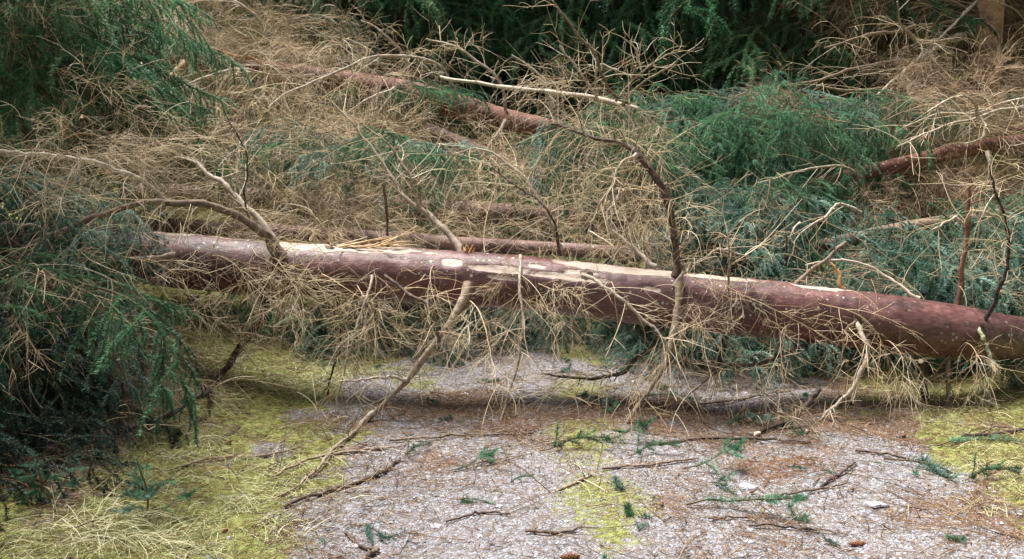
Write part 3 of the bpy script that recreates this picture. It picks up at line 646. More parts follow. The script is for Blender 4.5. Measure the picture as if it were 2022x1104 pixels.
# finer dead branches all round the main trunk
random.seed(21)
for px in (250, 300, 370, 430, 500, 575, 640, 745, 860, 985, 1030, 400, 540, 600, 680, 710, 910, 1015, 1060, 1325, 1345, 1380, 1430, 1560, 1610, 1740, 1900, 1990):
    put('branch', pick(DEAD[random.choice(('hang', 'arch'))]), A, on_main(px, U(20, 120)), R(-90) + U(-1.0, 1.0), U(-.5, .35), U(-1, 1), U(.45, .85))
for px in (240, 330, 420, 520, 600, 660, 720, 850, 960, 1130, 1200, 1360, 1850, 1960):
    put('branch', pick(DEAD[random.choice(('up', 'stiff', 'arch'))]), A, on_main(px, U(-70, 10)), R(90) + U(-1.4, 1.4), U(.1, 1.1), U(-1, 1), U(.4, .8))
for px in (380, 500, 680, 1340, 1470, 1880):
    put('branch', pick(DEAD['hang']), A, on_main(px, U(130, 190)), U(0, 6.28), U(-1.2, -.5), U(-1, 1), U(.4, .7))

# ------------------------------------------------------------------ the left crown that hides the end of the main trunk
random.seed(31)
I = empty('fallen_spruce', G(-60, 900), 'green spruce crown heaped at the left edge over the trunk end', 'fallen tree', 'windthrown spruces')
trunk(I, [(-520, 430, 4.6), (-250, 470, 4.5), (-60, 560, 4.4), (60, 640, 4.35)], [40, 36, 26, 14], M_bark_grey, K=40)
boughs(I, [(-150, 310, 5.15), (20, 320, 5.15), (110, 335, 5.25), (190, 375, 5.3)], 24, (.12, .2, .06), LIVE_BLUE + LIVE_HANG, (0.61, 1.01), [(-2.4, .2)], (-.7, -.1))
boughs(I, [(-120, 570, 4.9), (0, 530, 4.95), (60, 490, 5.05), (120, 460, 5.15)], 20, (.1, .12, .08), LIVE_HANG + LIVE, (0.54, 0.94), [(-2.6, .6)], (-.8, -.1))
boughs(I, [(-250, 480, 4.3), (-100, 520, 4.3), (30, 570, 4.4), (80, 620, 4.5)], 30, (.2, .3, .15), LIVE_HANG + LIVE_SHADE, (0.68, 1.22), [(-2.8, .3)], (-.9, 0))
boughs(I, [(-120, 640, 4.2), (20, 680, 4.3), (120, 720, 4.4), (190, 760, 4.5)], 26, (.15, .25, .12), LIVE_SHADE, (0.54, 0.94), [(-2.6, .3)], (-1.0, -.2))  # near-black needles from here down paint the shade under the crown
boughs(I, [(-200, 860, 3.6), (-60, 880, 3.7), (60, 900, 3.8)], 12, (.15, .15, .08), LIVE_SHADE, (0.47, 0.74), [(-2.0, .6)], (-.5, .1))
boughs(I, [(-350, 700, 3.9), (-180, 720, 3.9), (-40, 760, 4.1), (60, 790, 4.3)], 18, (.2, .25, .2), LIVE_SHADE, (0.68, 1.08), [(-1.2, .9)], (-.6, .1))
deads(I, [(-60, 520, 4.5), (60, 520, 4.6), (130, 570, 4.8), (220, 620, 5.0)], 18, .15, ['hang', 'arch'], (.5, .9), (-2.2, .4), (-.5, .2))
deads(I, [(-60, 300, 4.8), (120, 330, 4.85), (200, 380, 5.0)], 10, .15, ['hang', 'arch', 'stiff'], (.45, .8), (-2.6, .6), (-.4, .6))
deads(I, [(-40, 700, 4.2), (60, 760, 4.3), (160, 800, 4.6)], 10, .15, ['hang', 'stiff'], (.45, .8), (-2.2, .4), (-.5, .2))

# ------------------------------------------------------------------ leaning spruce in the upper left
random.seed(32)
H = empty('leaning_spruce', G(110, 560), 'leaning spruce with hazy green boughs in the upper left corner', 'spruce', 'windthrown spruces')
trunk(H, [(-160, -420, 6.9), (-60, -80, 6.7), (10, 165, 6.6), (48, 272, 6.55), (95, 420, 6.5), (120, 560, 6.5)], [10, 12, 12.5, 13, 15, 18], M_bark_red, K=50, sides=16)
boughs(H, [(-120, -260, 6.8), (-60, -60, 6.7), (10, 120, 6.6), (30, 210, 6.55)], 46, (.25, .2, .1), LIVE, (.8, 1.5), [(-1.2, .7)], (-.35, .25))
boughs(H, [(60, -120, 7.2), (160, -40, 7.3), (250, 40, 7.5), (200, 150, 7.4)], 26, (.3, .3, .15), LIVE, (.7, 1.1), [(-2.8, .6)], (-.5, .2))
boughs(H, [(80, 230, 6.9), (190, 250, 7.0), (300, 260, 7.1), (330, 300, 7.0)], 16, (.3, .3, .1), LIVE, (0.68, 1.08), [(-2.8, .6)], (-.5, .2))
limb(H, [(85, 20, 6.4), (95, 160, 6.3), (92, 230, 6.3), (90, 300, 6.3)], [2.5, 3, 3, 2], .7, n2=16, grav=.5)
limb(H, [(22, -10, 6.2), (20, 60, 6.15), (15, 150, 6.1), (5, 210, 6.1)], [4, 4, 4, 4], .7, n2=30, L2=(.2, .6), grav=.3)
deads(H, [(0, 60, 6.2), (30, 180, 6.2), (60, 290, 6.1), (150, 300, 6.0)], 26, .2, ['stiff', 'arch'], (.6, 1.1), (-1.4, .9), (-.3, .6))

# ------------------------------------------------------------------ upper long trunk with hanging twigs
random.seed(33)
B = empty('fallen_spruce', P(700, 168, 9.0), 'long trunk lying high on the heap under a fringe of dead twigs', 'fallen tree', 'windthrown spruces')
bpts = [(200, 98, 9.6), (300, 113, 9.5), (420, 126, 9.4), (540, 142, 9.25), (650, 158, 9.1), (760, 176, 9.0), (880, 202, 8.85), (1000, 240, 8.7), (1090, 258, 8.6), (1250, 290, 8.45)]
trunk(B, bpts, [13, 16, 18, 20, 22, 24, 25, 24, 22, 19], M_bark_red, K=120, bumpy=.015)
kw = dict(n2=26, L2=(.2, .6), thick=1.4)
limb(B, [(1000, 240, 8.5), (960, 300, 8.2), (945, 330, 8.1), (960, 380, 8.0)], [5, 5, 5, 4], .65, grav=.9, **kw)
limb(B, [(470, 135, 9.2), (495, 105, 9.1), (540, 110, 9.0), (522, 70, 9.0), (500, 30, 9.0), (455, 4, 9.0), (400, 0, 9.0)], [4, 4, 4, 4, 4, 4, 3], .75, grav=.5, **kw)
limb(B, [(620, 150, 9.0), (540, 150, 8.8), (460, 138, 8.6), (400, 158, 8.4), (345, 180, 8.3), (280, 220, 8.2)], [4, 4, 4.5, 4, 3.5, 3], .82, grav=.8, **kw)
limb(B, [(905, 200, 8.8), (870, 132, 8.7), (800, 112, 8.6), (740, 112, 8.5), (680, 135, 8.4), (620, 165, 8.3), (560, 190, 8.2), (530, 215, 8.1)], [5, 4, 4, 4.5, 4, 4, 3.5, 3], .82, grav=.8, **kw)
limb(B, [(780, 175, 8.7), (720, 200, 8.5), (680, 230, 8.4), (640, 260, 8.3), (620, 290, 8.2)], [4.5, 4.5, 4, 3.5, 2.5], .85, grav=.8, **kw)
limb(B, [(815, 185, 9.0), (800, 115, 9.0), (755, 70, 8.9), (740, 55, 8.9), (712, 42, 8.9)], [4, 4, 3.5, 3, 2], .75, n2=6, thick=1.3)
limb(B, [(1000, 235, 8.7), (985, 160, 8.5), (940, 120, 8.5), (905, 95, 8.5), (845, 78, 8.5)], [5, 4, 4, 3.5, 2.5], .75, n2=14, thick=1.3, grav=.5)
limb(B, [(1085, 255, 8.6), (1080, 165, 8.3), (1040, 130, 8.3), (1010, 110, 8.3)], [4, 3.5, 3.5, 2.5], .8, n2=6, thick=1.2)
limb(B, [(285, 130, 9.1), (240, 165, 8.5), (185, 210, 7.9), (150, 250, 7.5)], [7, 7, 6, 4], .5, n2=12, thick=1.3, mat_=M_twig, full=True)
limb(B, [(365, 125, 9.0), (310, 170, 8.3), (270, 195, 7.9), (190, 215, 7.5)], [5, 5.5, 5, 3], .55, n2=12, thick=1.3, mat_=M_twig, full=True)
for x0 in (430, 500, 620, 745):
    limb(B, [(x0 + 20, 150, 9.0), (x0, 185, 8.8), (x0 - 18, 225, 8.7), (x0 - 28, 262, 8.6)], [6, 5, 4, 2.5], .35, n2=12, thick=1.3)
random.seed(34)
deads(B, bpts[1:7], 26, .08, ['hang', 'arch'], (.8, 1.3), (-2.7, -.4), (-.5, .45))
deads(B, [(a, b - 8, c + .3) for a, b, c in bpts[1:6]], 26, .10, ['arch', 'stiff'], (.7, 1.3), [(-3.1, .1), (.3, 2.8)], (.2, .8))
boughs(B, bpts[4:7], 5, (.2, .2, .1), LIVE, (0.54, 0.94), (-2.6, -.6), (-.2, .4))

random.seed(35)
B2 = empty('snapped_stem', P(355, 90, 9.3), 'short snapped orange stem lying just above the long upper trunk', 'fallen stem', 'windthrown spruces')
trunk(B2, [(262, 72, 9.3), (340, 83, 9.25), (440, 104, 9.2)], [6, 7, 6.5], M_bark_red, K=24, sides=12)
deads(B2, [(200, 20, 9.6), (262, 40, 9.6), (350, 60, 9.6), (450, 80, 9.5)], 34, .22, ['arch', 'stiff', 'hang'], (.7, 1.2), (-3.1, 3.1), (-.1, .7))
limb(B2, [(440, 103, 9.2), (490, 118, 9.15), (522, 130, 9.1)], [5, 5, 3], .4, n2=3, mat_=M_rawwood)

# pale slab and the tall bare sticks in the middle of the heap
random.seed(36)
T_ = empty('fallen_treetop', P(1210, 205, 7.3), 'pale split stem with tall bare sticks rising from the middle heap', 'broken treetop', 'windthrown spruces')
limb(T_, [(870, 152, 7.9), (1000, 172, 7.6), (1100, 183, 7.4), (1215, 202, 7.2), (1262, 215, 7.1)], [3, 5.5, 6.5, 7, 5], .93, n2=10, thick=1.2, label='pale barkless stem')
for pts, hw, ti in (([(1245, 205, 7.1), (1215, 190, 7.1), (1190, 150, 7.1), (1172, 105, 7.1), (1130, 58, 7.1), (1092, 5, 7.1)], [3.5, 4, 4, 4.5, 4, 3], .42),
                    ([(1182, 200, 7.2), (1165, 172, 7.2), (1140, 135, 7.2), (1106, 90, 7.2)], [3.5, 3.5, 3.5, 3], .75),
                    ([(1215, 200, 7.1), (1260, 150, 7.1), (1300, 120, 7.1), (1336, 100, 7.1)], [3, 3, 2.5, 2], .6),
                    ([(1225, 210, 7.1), (1270, 165, 7.05), (1310, 140, 7.0), (1337, 122, 7.0)], [3, 3, 2.5, 2], .6),
                    ([(1230, 210, 7.1), (1250, 150, 7.1), (1262, 105, 7.1), (1270, 75, 7.1)], [3.5, 3, 3, 2], .35),
                    ([(1180, 200, 7.2), (1175, 160, 7.15), (1185, 130, 7.1), (1220, 140, 7.05)], [3, 3, 3, 2.5], .85)):
    limb(T_, pts, hw, ti, n2=9, L2=(.1, .4), grav=.2, thick=1.1)
deads(T_, [(1100, 200, 7.3), (1180, 210, 7.1), (1240, 220, 7.0), (1270, 250, 6.9)], 12, .12, ['hang', 'arch'], (.45, .8), (-3.1, 3.1), (-.9, .4))
deads(T_, [(1200, 240, 6.8), (1250, 300, 6.5), (1290, 350, 6.2)], 10, .12, ['hang'], (.5, .9), (-2.9, -.2), (-1.1, 0))

# ------------------------------------------------------------------ trunks lying close behind the main one
random.seed(37)
C1 = empty('fallen_spruce', P(1240, 432, 7.3), 'pinkish trunk lying parallel behind the main trunk', 'fallen tree', 'windthrown spruces')
c1 = [(250, 380, 7.9), (420, 388, 7.7), (560, 398, 7.55), (830, 414, 7.35), (1000, 424, 7.25), (1260, 434, 7.1), (1330, 440, 7.05)]
trunk(C1, c1, [20, 21, 22, 22, 22, 20, 19], M_bark_pink, K=90)
deads(C1, c1, 20, .08, ['up', 'arch', 'stiff'], (.6, 1.15), [(.2, 2.9)], (.0, .9))
deads(C1, [(300, 330, 7.9), (500, 330, 7.7), (700, 340, 7.5), (900, 350, 7.4), (900, 360, 7.3)], 44, .25, ['arch', 'hang', 'stiff'], (.7, 1.2), (-3.1, 3.1), (-.5, .5))
random.seed(38)
C2 = empty('fallen_spruce', P(1100, 490, 6.5), 'thin trunk lying half hidden right behind the main trunk', 'fallen tree', 'windthrown spruces')
c2 = [(250, 440, 6.8), (500, 455, 6.7), (700, 468, 6.6), (900, 482, 6.5), (1115, 493, 6.4), (1250, 500, 6.35)]
trunk(C2, c2, [14, 15, 15, 15, 14, 13], M_bark_pink, K=80, sides=18)
deads(C2, c2, 34, .10, ['arch', 'stiff', 'hang', 'up'], (.45, .9), (-3.1, 3.1), (-.1, .7))
deads(C2, [(260, 380, 6.9), (450, 400, 6.8), (700, 410, 6.8), (900, 420, 6.7)], 24, .16, ['arch', 'stiff', 'hang'], (.5, .9), (-3.1, 3.1), (-.3, .5))
random.seed(39)
E = empty('fallen_spruce', P(1060, 335, 8.2), 'short pinkish trunk end in the hollow under the long upper trunk', 'fallen tree', 'windthrown spruces')
e1 = [(840, 255, 8.6), (930, 295, 8.4), (1000, 325, 8.25), (1075, 352, 8.1)]
trunk(E, e1, [14, 17, 18, 17], M_bark_pink, K=40, sides=16)
deads(E, [(600, 270, 8.5), (800, 280, 8.4), (950, 300, 8.2), (1080, 350, 8.0)], 34, .28, ['hang', 'arch', 'stiff'], (.6, 1.1), (-3.1, 0), (-.6, .4))
boughs(E, [(560, 268, 7.5), (640, 275, 7.4), (760, 290, 7.3), (890, 300, 7.2)], 30, (.15, .2, .1), LIVE_BLUE + LIVE, (0.54, 0.88), (-2.8, -.3), (-.4, .4))
boughs(E, [(1100, 235, 7.3), (1180, 250, 7.2), (1285, 290, 7.0), (1170, 290, 7.4)], 40, (.2, .2, .1), LIVE + LIVE_HANG, (0.5, 0.8), (-2.8, -.3), (-.7, .1))
boughs(E, [(800, 330, 8.3), (950, 345, 8.2), (1100, 350, 8.1), (1230, 355, 8.0)], 14, (.2, .2, .1), LIVE, (0.61, 0.94), (-2.8, -.3), (-.5, .2))

# ------------------------------------------------------------------ the right hand windthrow
random.seed(41)
D = empty('fallen_spruce', P(1320, 475, 6.9), 'slim red brown trunk slanting up to the right edge', 'fallen tree', 'windthrown spruces')
d1 = [(1230, 515, 6.6), (1320, 474, 6.8), (1412, 437, 6.95), (1600, 370, 7.25), (1690, 345, 7.4), (1800, 320, 7.5), (1880, 300, 7.6), (2022, 279, 7.8), (2250, 245, 8.1)]
trunk(D, d1, [8, 11, 12.5, 13, 14, 15, 15, 15, 15], M_bark_red, K=110, sides=20)
dd = [(1560, 350, 7.5), (1650, 320, 7.6), (1750, 290, 7.8), (1900, 260, 8.0), (2060, 235, 8.2)]
limb(D, [(2050, 205, 7.4), (1960, 220, 7.2), (1925, 232, 7.1), (1870, 245, 7.0), (1800, 270, 6.95), (1770, 285, 6.9)], [4.5, 4.5, 4, 3.5, 3, 2], .8, n2=14, L2=(.15, .4), grav=.7, thick=1.2)
limb(D, [(2060, 190, 7.4), (1975, 205, 7.3), (1930, 222, 7.2), (1850, 225, 7.1), (1780, 250, 7.0)], [4, 3.5, 3.5, 3, 2], .75, n2=12, L2=(.15, .35), grav=.7, thick=1.2)
limb(D, [(1930, 228, 7.1), (1925, 205, 7.05), (1905, 192, 7.0), (1870, 200, 7.0), (1830, 225, 6.9)], [4, 3.5, 3.5, 3, 2.5], .75, n2=12, grav=.6, thick=1.2)
limb(D, [(1930, 225, 7.1), (1948, 245, 7.0), (1940, 270, 6.95), (1910, 285, 6.9)], [3.5, 3.5, 3, 2], .8, n2=8, grav=.6, thick=1.2)
limb(D, [(1700, 350, 7.1), (1668, 330, 7.0), (1560, 345, 6.9), (1500, 365, 6.8)], [3.5, 3.5, 3, 2], .7, n2=16, grav=.8)
limb(D, [(1952, 300, 7.2), (1960, 350, 7.0), (1975, 395, 6.9), (1990, 430, 6.8)], [5, 4.5, 4, 3], .7, n2=16, grav=.5)
deads(D, dd, 26, .16, ['arch', 'stiff', 'hang'], (.5, .9), [(.2, 2.9)], (-.1, .7), {**DEAD, **DEAD_FAR, 'hang': DEAD['hang']})
deads(D, [(1640, 270, 7.5), (1750, 235, 7.6), (1850, 215, 7.7), (2040, 200, 8.0)], 14, .22, ['arch', 'stiff'], (.6, 1.0), [(.2, 2.9)], (-.2, .5), DEAD_FAR)
deads(D, [(1600, 400, 7.1), (1700, 375, 7.3), (1820, 350, 7.5), (1960, 330, 7.7), (2060, 330, 7.8)], 30, .1, ['hang', 'arch'], (.35, .65), (-2.9, -.2), (-.9, -.1), {**DEAD, **DEAD_FAR, 'hang': DEAD['hang']})
random.seed(42)
boughs(D, [(1430, 395, 7.0), (1460, 385, 7.0), (1490, 375, 7.2), (1530, 345, 7.3)], 16, (.2, .2, .1), LIVE + LIVE_HANG, (0.61, 1.01), (-3.0, -.2), (-.5, .2))
random.seed(43)
F = empty('fallen_spruce', P(1450, 240, 8.6), 'green spruce crown draped over the heap beneath the standing spruces', 'fallen tree', 'windthrown spruces')
trunk(F, [(1330, 218, 8.7), (1380, 228, 8.6), (1450, 241, 8.5), (1600, 262, 8.4), (1750, 285, 8.4)], [11, 11, 11, 12, 12], M_bark_grey, K=40, sides=16)
boughs(F, [(1240, 200, 8.4), (1350, 182, 8.5), (1450, 192, 8.4), (1560, 190, 8.3), (1680, 198, 8.3), (1760, 212, 8.3)], 64, (.12, .3, .05), LIVE_BLUE + LIVE, (0.61, 1.08), [(-3.0, -.1)], (-.35, .1))
boughs(F, [(1200, 225, 7.9), (1300, 245, 7.8), (1420, 250, 7.7), (1540, 240, 7.7), (1660, 235, 7.8)], 52, (.2, .25, .08), LIVE + LIVE_HANG + LIVE_DARK, (0.68, 1.08), [(-2.9, -.2)], (-.6, .1))
boughs(F, [(1200, 320, 7.8), (1300, 320, 7.7), (1420, 320, 7.6), (1500, 320, 7.5)], 30, (.2, .25, .15), LIVE_DARK + LIVE_HANG + LIVE, (0.68, 1.08), [(-2.9, -.2)], (-.8, .0))
boughs(F, [(1740, 215, 8.7), (1850, 195, 8.8), (1960, 190, 8.9), (2060, 195, 8.9)], 12, (.2, .2, .06), LIVE_BLUE, (0.54, 0.94), [(-3.0, -.1)], (-.2, .2))
random.seed(44)
J = empty('fallen_spruce', G(1750, 660), 'blue green spruce crown hanging down behind the right half of the main trunk', 'fallen tree', 'windthrown spruces')
trunk(J, [(1350, 540, 6.6), (1550, 500, 6.6), (1800, 450, 6.6), (2050, 420, 6.6), (2250, 400, 6.6)], [9, 12, 15, 18, 19], M_bark_grey, K=40, sides=14)
boughs(J, [(1370, 380, 6.9), (1450, 375, 6.8), (1520, 365, 6.8), (1560, 400, 6.7)], 26, (.15, .2, .1), LIVE_BLUE + LIVE_HANG, (0.68, 1.08), [(-2.9, -.2)], (-.5, .2))
boughs(J, [(1330, 520, 6.5), (1450, 480, 6.5), (1600, 470, 6.5), (1800, 450, 6.4), (1950, 430, 6.4), (2080, 420, 6.4)], 64, (.15, .25, .15), LIVE_BLUE + LIVE_HANG + LIVE_HANG, (0.75, 1.2), [(-2.9, -.2)], (-.8, .2))
boughs(J, [(1500, 560, 6.2), (1650, 560, 6.2), (1800, 540, 6.1), (1950, 530, 6.0), (2080, 530, 6.0)], 44, (.15, .25, .15), LIVE_BLUE + LIVE_HANG, (0.54, 0.94), [(-2.9, -.2)], (-.8, .2))
boughs(J, [(1750, 420, 6.8), (1850, 410, 6.8), (1960, 390, 6.7), (2060, 380, 6.7)], 22, (.2, .25, .1), LIVE + LIVE_BLUE, (0.54, 0.94), [(-2.9, -.2)], (-.6, .3))
limb(J, [(1545, 575, 6.0), (1552, 500, 6.0), (1550, 430, 6.0)], [3, 3, 2], .2, n2=0)
limb(J, [(1580, 440, 6.2), (1540, 490, 6.1), (1500, 480, 6.1), (1640, 400, 6.2)][:3], [3, 3, 3], .8, n2=10)
limb(J, [(1700, 420, 6.1), (1655, 402, 6.05), (1630, 425, 6.0), (1590, 450, 6.0), (1560, 480, 6.0)], [4, 4, 4, 3.5, 2], .78, n2=10, grav=.3)
random.seed(45)
deads(J, [(1350, 480, 6.0), (1500, 520, 5.9), (1700, 560, 5.8), (1950, 560, 5.7)], 6, .2, ['stiff', 'up', 'hang'], (.4, .8), (-3.1, 3.1), (-.3, .8))
random.seed(46)
Gc = empty('fallen_spruce', G(900, 700), 'blue green spruce crown lying on the track seen under the main trunk', 'fallen tree', 'windthrown spruces')
trunk(Gc, [(430, 640, 7.0), (650, 610, 7.0), (900, 600, 7.0), (1200, 590, 7.0), (1400, 590, 7.0)], [9, 11, 12, 13, 13], M_bark_grey, K=40, sides=14)
boughs(Gc, [(420, 620, 6.9), (600, 600, 6.9), (800, 590, 7.0), (1000, 580, 7.1), (1200, 590, 7.1), (1380, 600, 7.0)], 70, (.15, .3, .12), LIVE_BLUE + LIVE, (0.61, 1.08), [(-2.9, -.2)], (-.8, .05))
boughs(Gc, [(560, 650, 6.6), (700, 640, 6.6), (850, 650, 6.6), (1000, 640, 6.8)], 26, (.15, .2, .08), LIVE_BLUE, (0.54, 0.88), [(-2.9, -.2)], (-.5, .0))
boughs(Gc, [(380, 720, 6.2), (470, 720, 6.2), (560, 705, 6.2), (650, 690, 6.3)], 12, (.1, .1, .04), LIVE_BLUE, (0.47, 0.81), [(-3.4, -2.2), (-.8, .3)], (-.15, .1))
boughs(Gc, [(380, 600, 6.8), (450, 590, 6.8), (560, 590, 6.8), (600, 600, 6.8)], 14, (.15, .2, .1), LIVE, (0.54, 0.81), [(-2.9, -.2)], (-.5, .2))
boughs(Gc, [(1180, 650, 6.5), (1300, 660, 6.4), (1420, 660, 6.4), (1500, 660, 6.4)], 18, (.15, .2, .08), LIVE_BLUE, (0.47, 0.74), [(-2.9, -.2)], (-.6, .1))
boughs(Gc, [(220, 575, 6.5), (330, 590, 6.5), (440, 590, 6.5), (560, 595, 6.5)], 24, (.15, .15, .1), LIVE + LIVE_HANG, (.55, .9), [(-2.9, -.2)], (-.9, -.2))
boughs(Gc, [(430, 735, 6.0), (520, 725, 6.0), (620, 705, 6.1)], 9, (.1, .1, .04), LIVE_BLUE, (.4, .6), [(-3.3, -2.4), (-.7, .3)], (-.2, .1))
deads(Gc, [(500, 610, 6.4), (700, 600, 6.3), (900, 620, 6.3)], 3, .15, ['stiff', 'hang', 'arch'], (.4, .7), (-3.1, 0), (-.5, .4))

# ------------------------------------------------------------------ young spruces
random.seed(51)
def young(loc, h, n, lib, label, L):
    o = empty('young_spruce', loc, label, 'young spruce')
    mb = MB(); t = np.linspace(0, 1, 10); c = np.stack([loc[0] + .02 * np.sin(t * 4), loc[1] + 0 * t, loc[2] - .02 + h * t], 1)
    mb.tubes(c, .012 * h * (1.1 - t) + .002, 6, .4); mb.needles(c[None, 4:], .004, .02, .003, .5, mi=1); mb.build('stem', [M_stem, M_needle_blue], o)
    for k in range(n):
        f = .15 + .8 * (k + random.random()) / n
        put('bough', pick(lib), o, c[min(9, int(f * 9))], k * 2.4, U(.1, .5), 0, L * (1.15 - f) * U(.8, 1.2))
    return o
young(G(285, 1022), .27, 16, SPRIG, 'tiny spruce seedling growing in the pale grass', .75)
q = P(694, 150, 10.4); young(np.array((q[0], q[1], q[2] - .3)), 1.0, 26, LIVE_BLUE, 'young bluish spruce standing behind the long upper trunk', .65)
q = G(75, 985); young(q, .22, 12, SPRIG, 'tiny dark spruce seedling in the shade at the left edge', .7)

# ------------------------------------------------------------------ things lying on the track
random.seed(52)
for k, (px, py, az, sc, v, lb) in enumerate([(890, 985, -.25, .9, 0, 'hooked green spruce sprig alone on the grey gravel'), (1355, 996, .12, 1.25, 0, 'longest green spruce sprig, straight, lying on bare gravel'), (1345, 925, -.1, 1.0, 1, 'forked green sprig above the straight sprig on the gravel'),
        (880, 930, .05, .8, 1, 'flat green sprig among brown needles above the hooked sprig'), (690, 1035, .1, .75, 2, 'grey green sprig on gravel near the pale grass bank'), (1070, 890, .15, .9, 3, 'bright green spray on the mossy middle strip'),
        (1180, 870, -.3, .85, 1, 'dark green spray at the foot of the hanging lichen branch'), (1240, 900, .3, .7, 3, 'small dark spray behind the hanging lichen branch'), (1745, 905, .1, 1.7, 2, 'large blue green bough lying by the right grass bank'),
        (1850, 880, .35, 1.2, 0, 'blue green bough overlapping the large one by the right bank'), (1900, 950, .2, .75, 3, 'bright green sprig in the right hand grass'), (1120, 785, .05, .9, 2, 'blue green sprig under the mossy branch'), (1250, 790, .6, .95, 0, 'upright blue sprig caught on the hanging lichen branch'),
        (1440, 830, .0, .75, 2, 'blue green sprig in brown litter left of the dark stick'), (1430, 845, .5, .6, 3, 'green sprig beside the blue one in the brown litter'), (930, 755, .1, .35, 1, 'small green tuft on the far pale gravel'), (1000, 955, .4, .35, 3, 'tiny green tuft near the mossy middle strip'),
        (1550, 925, .2, .3, 2, 'tiny blue tuft on the right wheel track'), (1690, 910, -.2, .3, 0, 'tiny dark tuft before the large blue bough'), (795, 905, .9, .5, 3, 'green sprig tangled in brown twigs below the broken branch'), (1620, 930, .3, .3, 2, 'tiny blue tuft left of the large blue bough'), (830, 790, .1, .4, 2, 'small grey tuft on far gravel under the trunk')]):
    q = G(px, py, .012); o = put('spruce_sprig', SPRIG[v], None, q, az, .03, U(-.4, .4), sc * 1.5)
    tag(o, lb, 'sprig', 'green sprigs lying on the track')

def cone(loc, az, L, label):
    mb = MB(); n = 64; k = np.arange(n); t = (k + .5) / n
    rad = L * .2 * np.sin(np.pi * np.clip(t * .92 + .06, 0, 1)) ** .7
    a = k * 2.39996; cen = np.stack([t * L, 0 * t, 0 * t], 1); rd = np.stack([0 * t, np.cos(a), np.sin(a)], 1); tg = np.stack([0 * t, -np.sin(a), np.cos(a)], 1)
    ax = np.array([[1., 0, 0]]); s = L * .11
    b = cen + rd * (rad * .5)[:, None]; tip = cen + rd * (rad * 1.1)[:, None] + ax * s * 1.1
    V = np.stack([b - tg * s * .5, b + tg * s * .5, tip + tg * s * .45, tip + rd * .001 + ax * s * .35, tip - tg * s * .45], 1)
    F_ = (np.array([(0, 1, 2), (0, 2, 4), (4, 2, 3)])[None] + (k * 5)[:, None, None]).reshape(-1, 3)
    mb.add(V.reshape(-1, 3), tris=F_, tint=np.repeat(.35 + .4 * rng.random(n), 5))
    mb.tubes(np.stack([np.linspace(0, L, 8), np.zeros(8), np.zeros(8)], 1), L * .12 * np.sin(np.pi * np.linspace(.08, .95, 8)), 8, .15)
    o = bpy.data.objects.new('spruce_cone', mb.mesh('spruce_cone', [M_cone], smooth=False)); COL.objects.link(o)
    o.location = Vector([float(c) for c in loc]); o.rotation_euler = (U(0, 3), 0, az)
    tag(o, label, 'cone', 'spruce cones on the ground')
for px, py, az, L, lb in [(1676, 1074, .1, .062, 'brown spruce cone nearest the bottom right of the gravel'), (1306, 998, 1.3, .035, 'small upright cone at the edge of the mossy strip'), (1680, 967, .8, .026, 'tiny dark cone on the right wheel track'), (1480, 972, .5, .03, 'small cone beside the straight green sprig'),
        (1105, 1100, .1, .07, 'brown cone cut by the bottom edge'), (604, 985, 1.2, .035, 'red brown cone under the long pale branch tip'), (1780, 862, .7, .04, 'brown cone in litter near the right grass'), (1490, 812, .3, .04, 'brown cone in the litter behind the mossy stick'), (445, 875, 1.0, .04, 'red brown cone in the left grass'), (437, 1052, 1.2, .035, 'red brown cone low in the left grass')]:
    cone(G(px, py, .012), az, L, lb)

def stone(loc, sx, sy, sz, tint, label, seed):
    rg = np.random.default_rng(seed); th = np.linspace(0, TB, 15, endpoint=False); ph = np.array([.0, .45, .8, 1.1, 1.5])
    irr = 1 + .16 * rg.normal(size=15).clip(-1.5, 1.5)
    V = [[0, 0, sz]]
    for p_ in ph[1:]:
        for j, a in enumerate(th): V.append([sx * irr[j] * math.sin(p_) ** .7 * math.cos(a), sy * irr[j] * math.sin(p_) ** .7 * math.sin(a), sz * math.cos(p_) ** .6 * (1 + .08 * rg.normal())])
    tris = [(0, 1 + j, 1 + (j + 1) % 15) for j in range(15)]; q = [(1 + r_ * 15 + j, 1 + (r_ + 1) * 15 + j, 1 + (r_ + 1) * 15 + (j + 1) % 15, 1 + r_ * 15 + (j + 1) % 15) for r_ in range(3) for j in range(15)]
    mb = MB(); mb.add(np.array(V), quads=q, tris=tris, tint=tint)
    o = bpy.data.objects.new('stone', mb.mesh('stone', [M_gravel], smooth=False)); COL.objects.link(o)
    o.location = Vector([float(c) for c in loc]); o.rotation_euler = (U(-.1, .1), U(-.1, .1), U(-.4, .4)); tag(o, label, 'stone', 'flat stones in the gravel')
for k, (px, py, sx, tint, lb) in enumerate([(1730, 998, .05, .5, 'grey pointed flat stone on the right gravel'), (1475, 963, .045, .5, 'grey flat stone touching the straight sprig'), (1510, 875, .025, .66, 'pale flat stone beside the broken stick tip'), (1570, 1022, .025, .5, 'blue grey stone below the straight sprig'),
        (1560, 930, .015, .66, 'small pale stone on the right wheel track'), (1670, 1088, .02, .75, 'round pale stone just below the bottom cone'), (700, 1080, .03, .55, 'blue grey flat stone near the bottom left gravel'), (860, 1040, .03, .6, 'flat grey stone between the hooked sprig and the grey green sprig'),
        (1480, 1070, .02, .62, 'grey stone near the bottom centre right'), (985, 1000, .018, .66, 'pale stone right of the hooked sprig')]):
    stone(G(px, py), sx, sx * U(.5, .8), sx * .28, tint, lb, 70 + k)

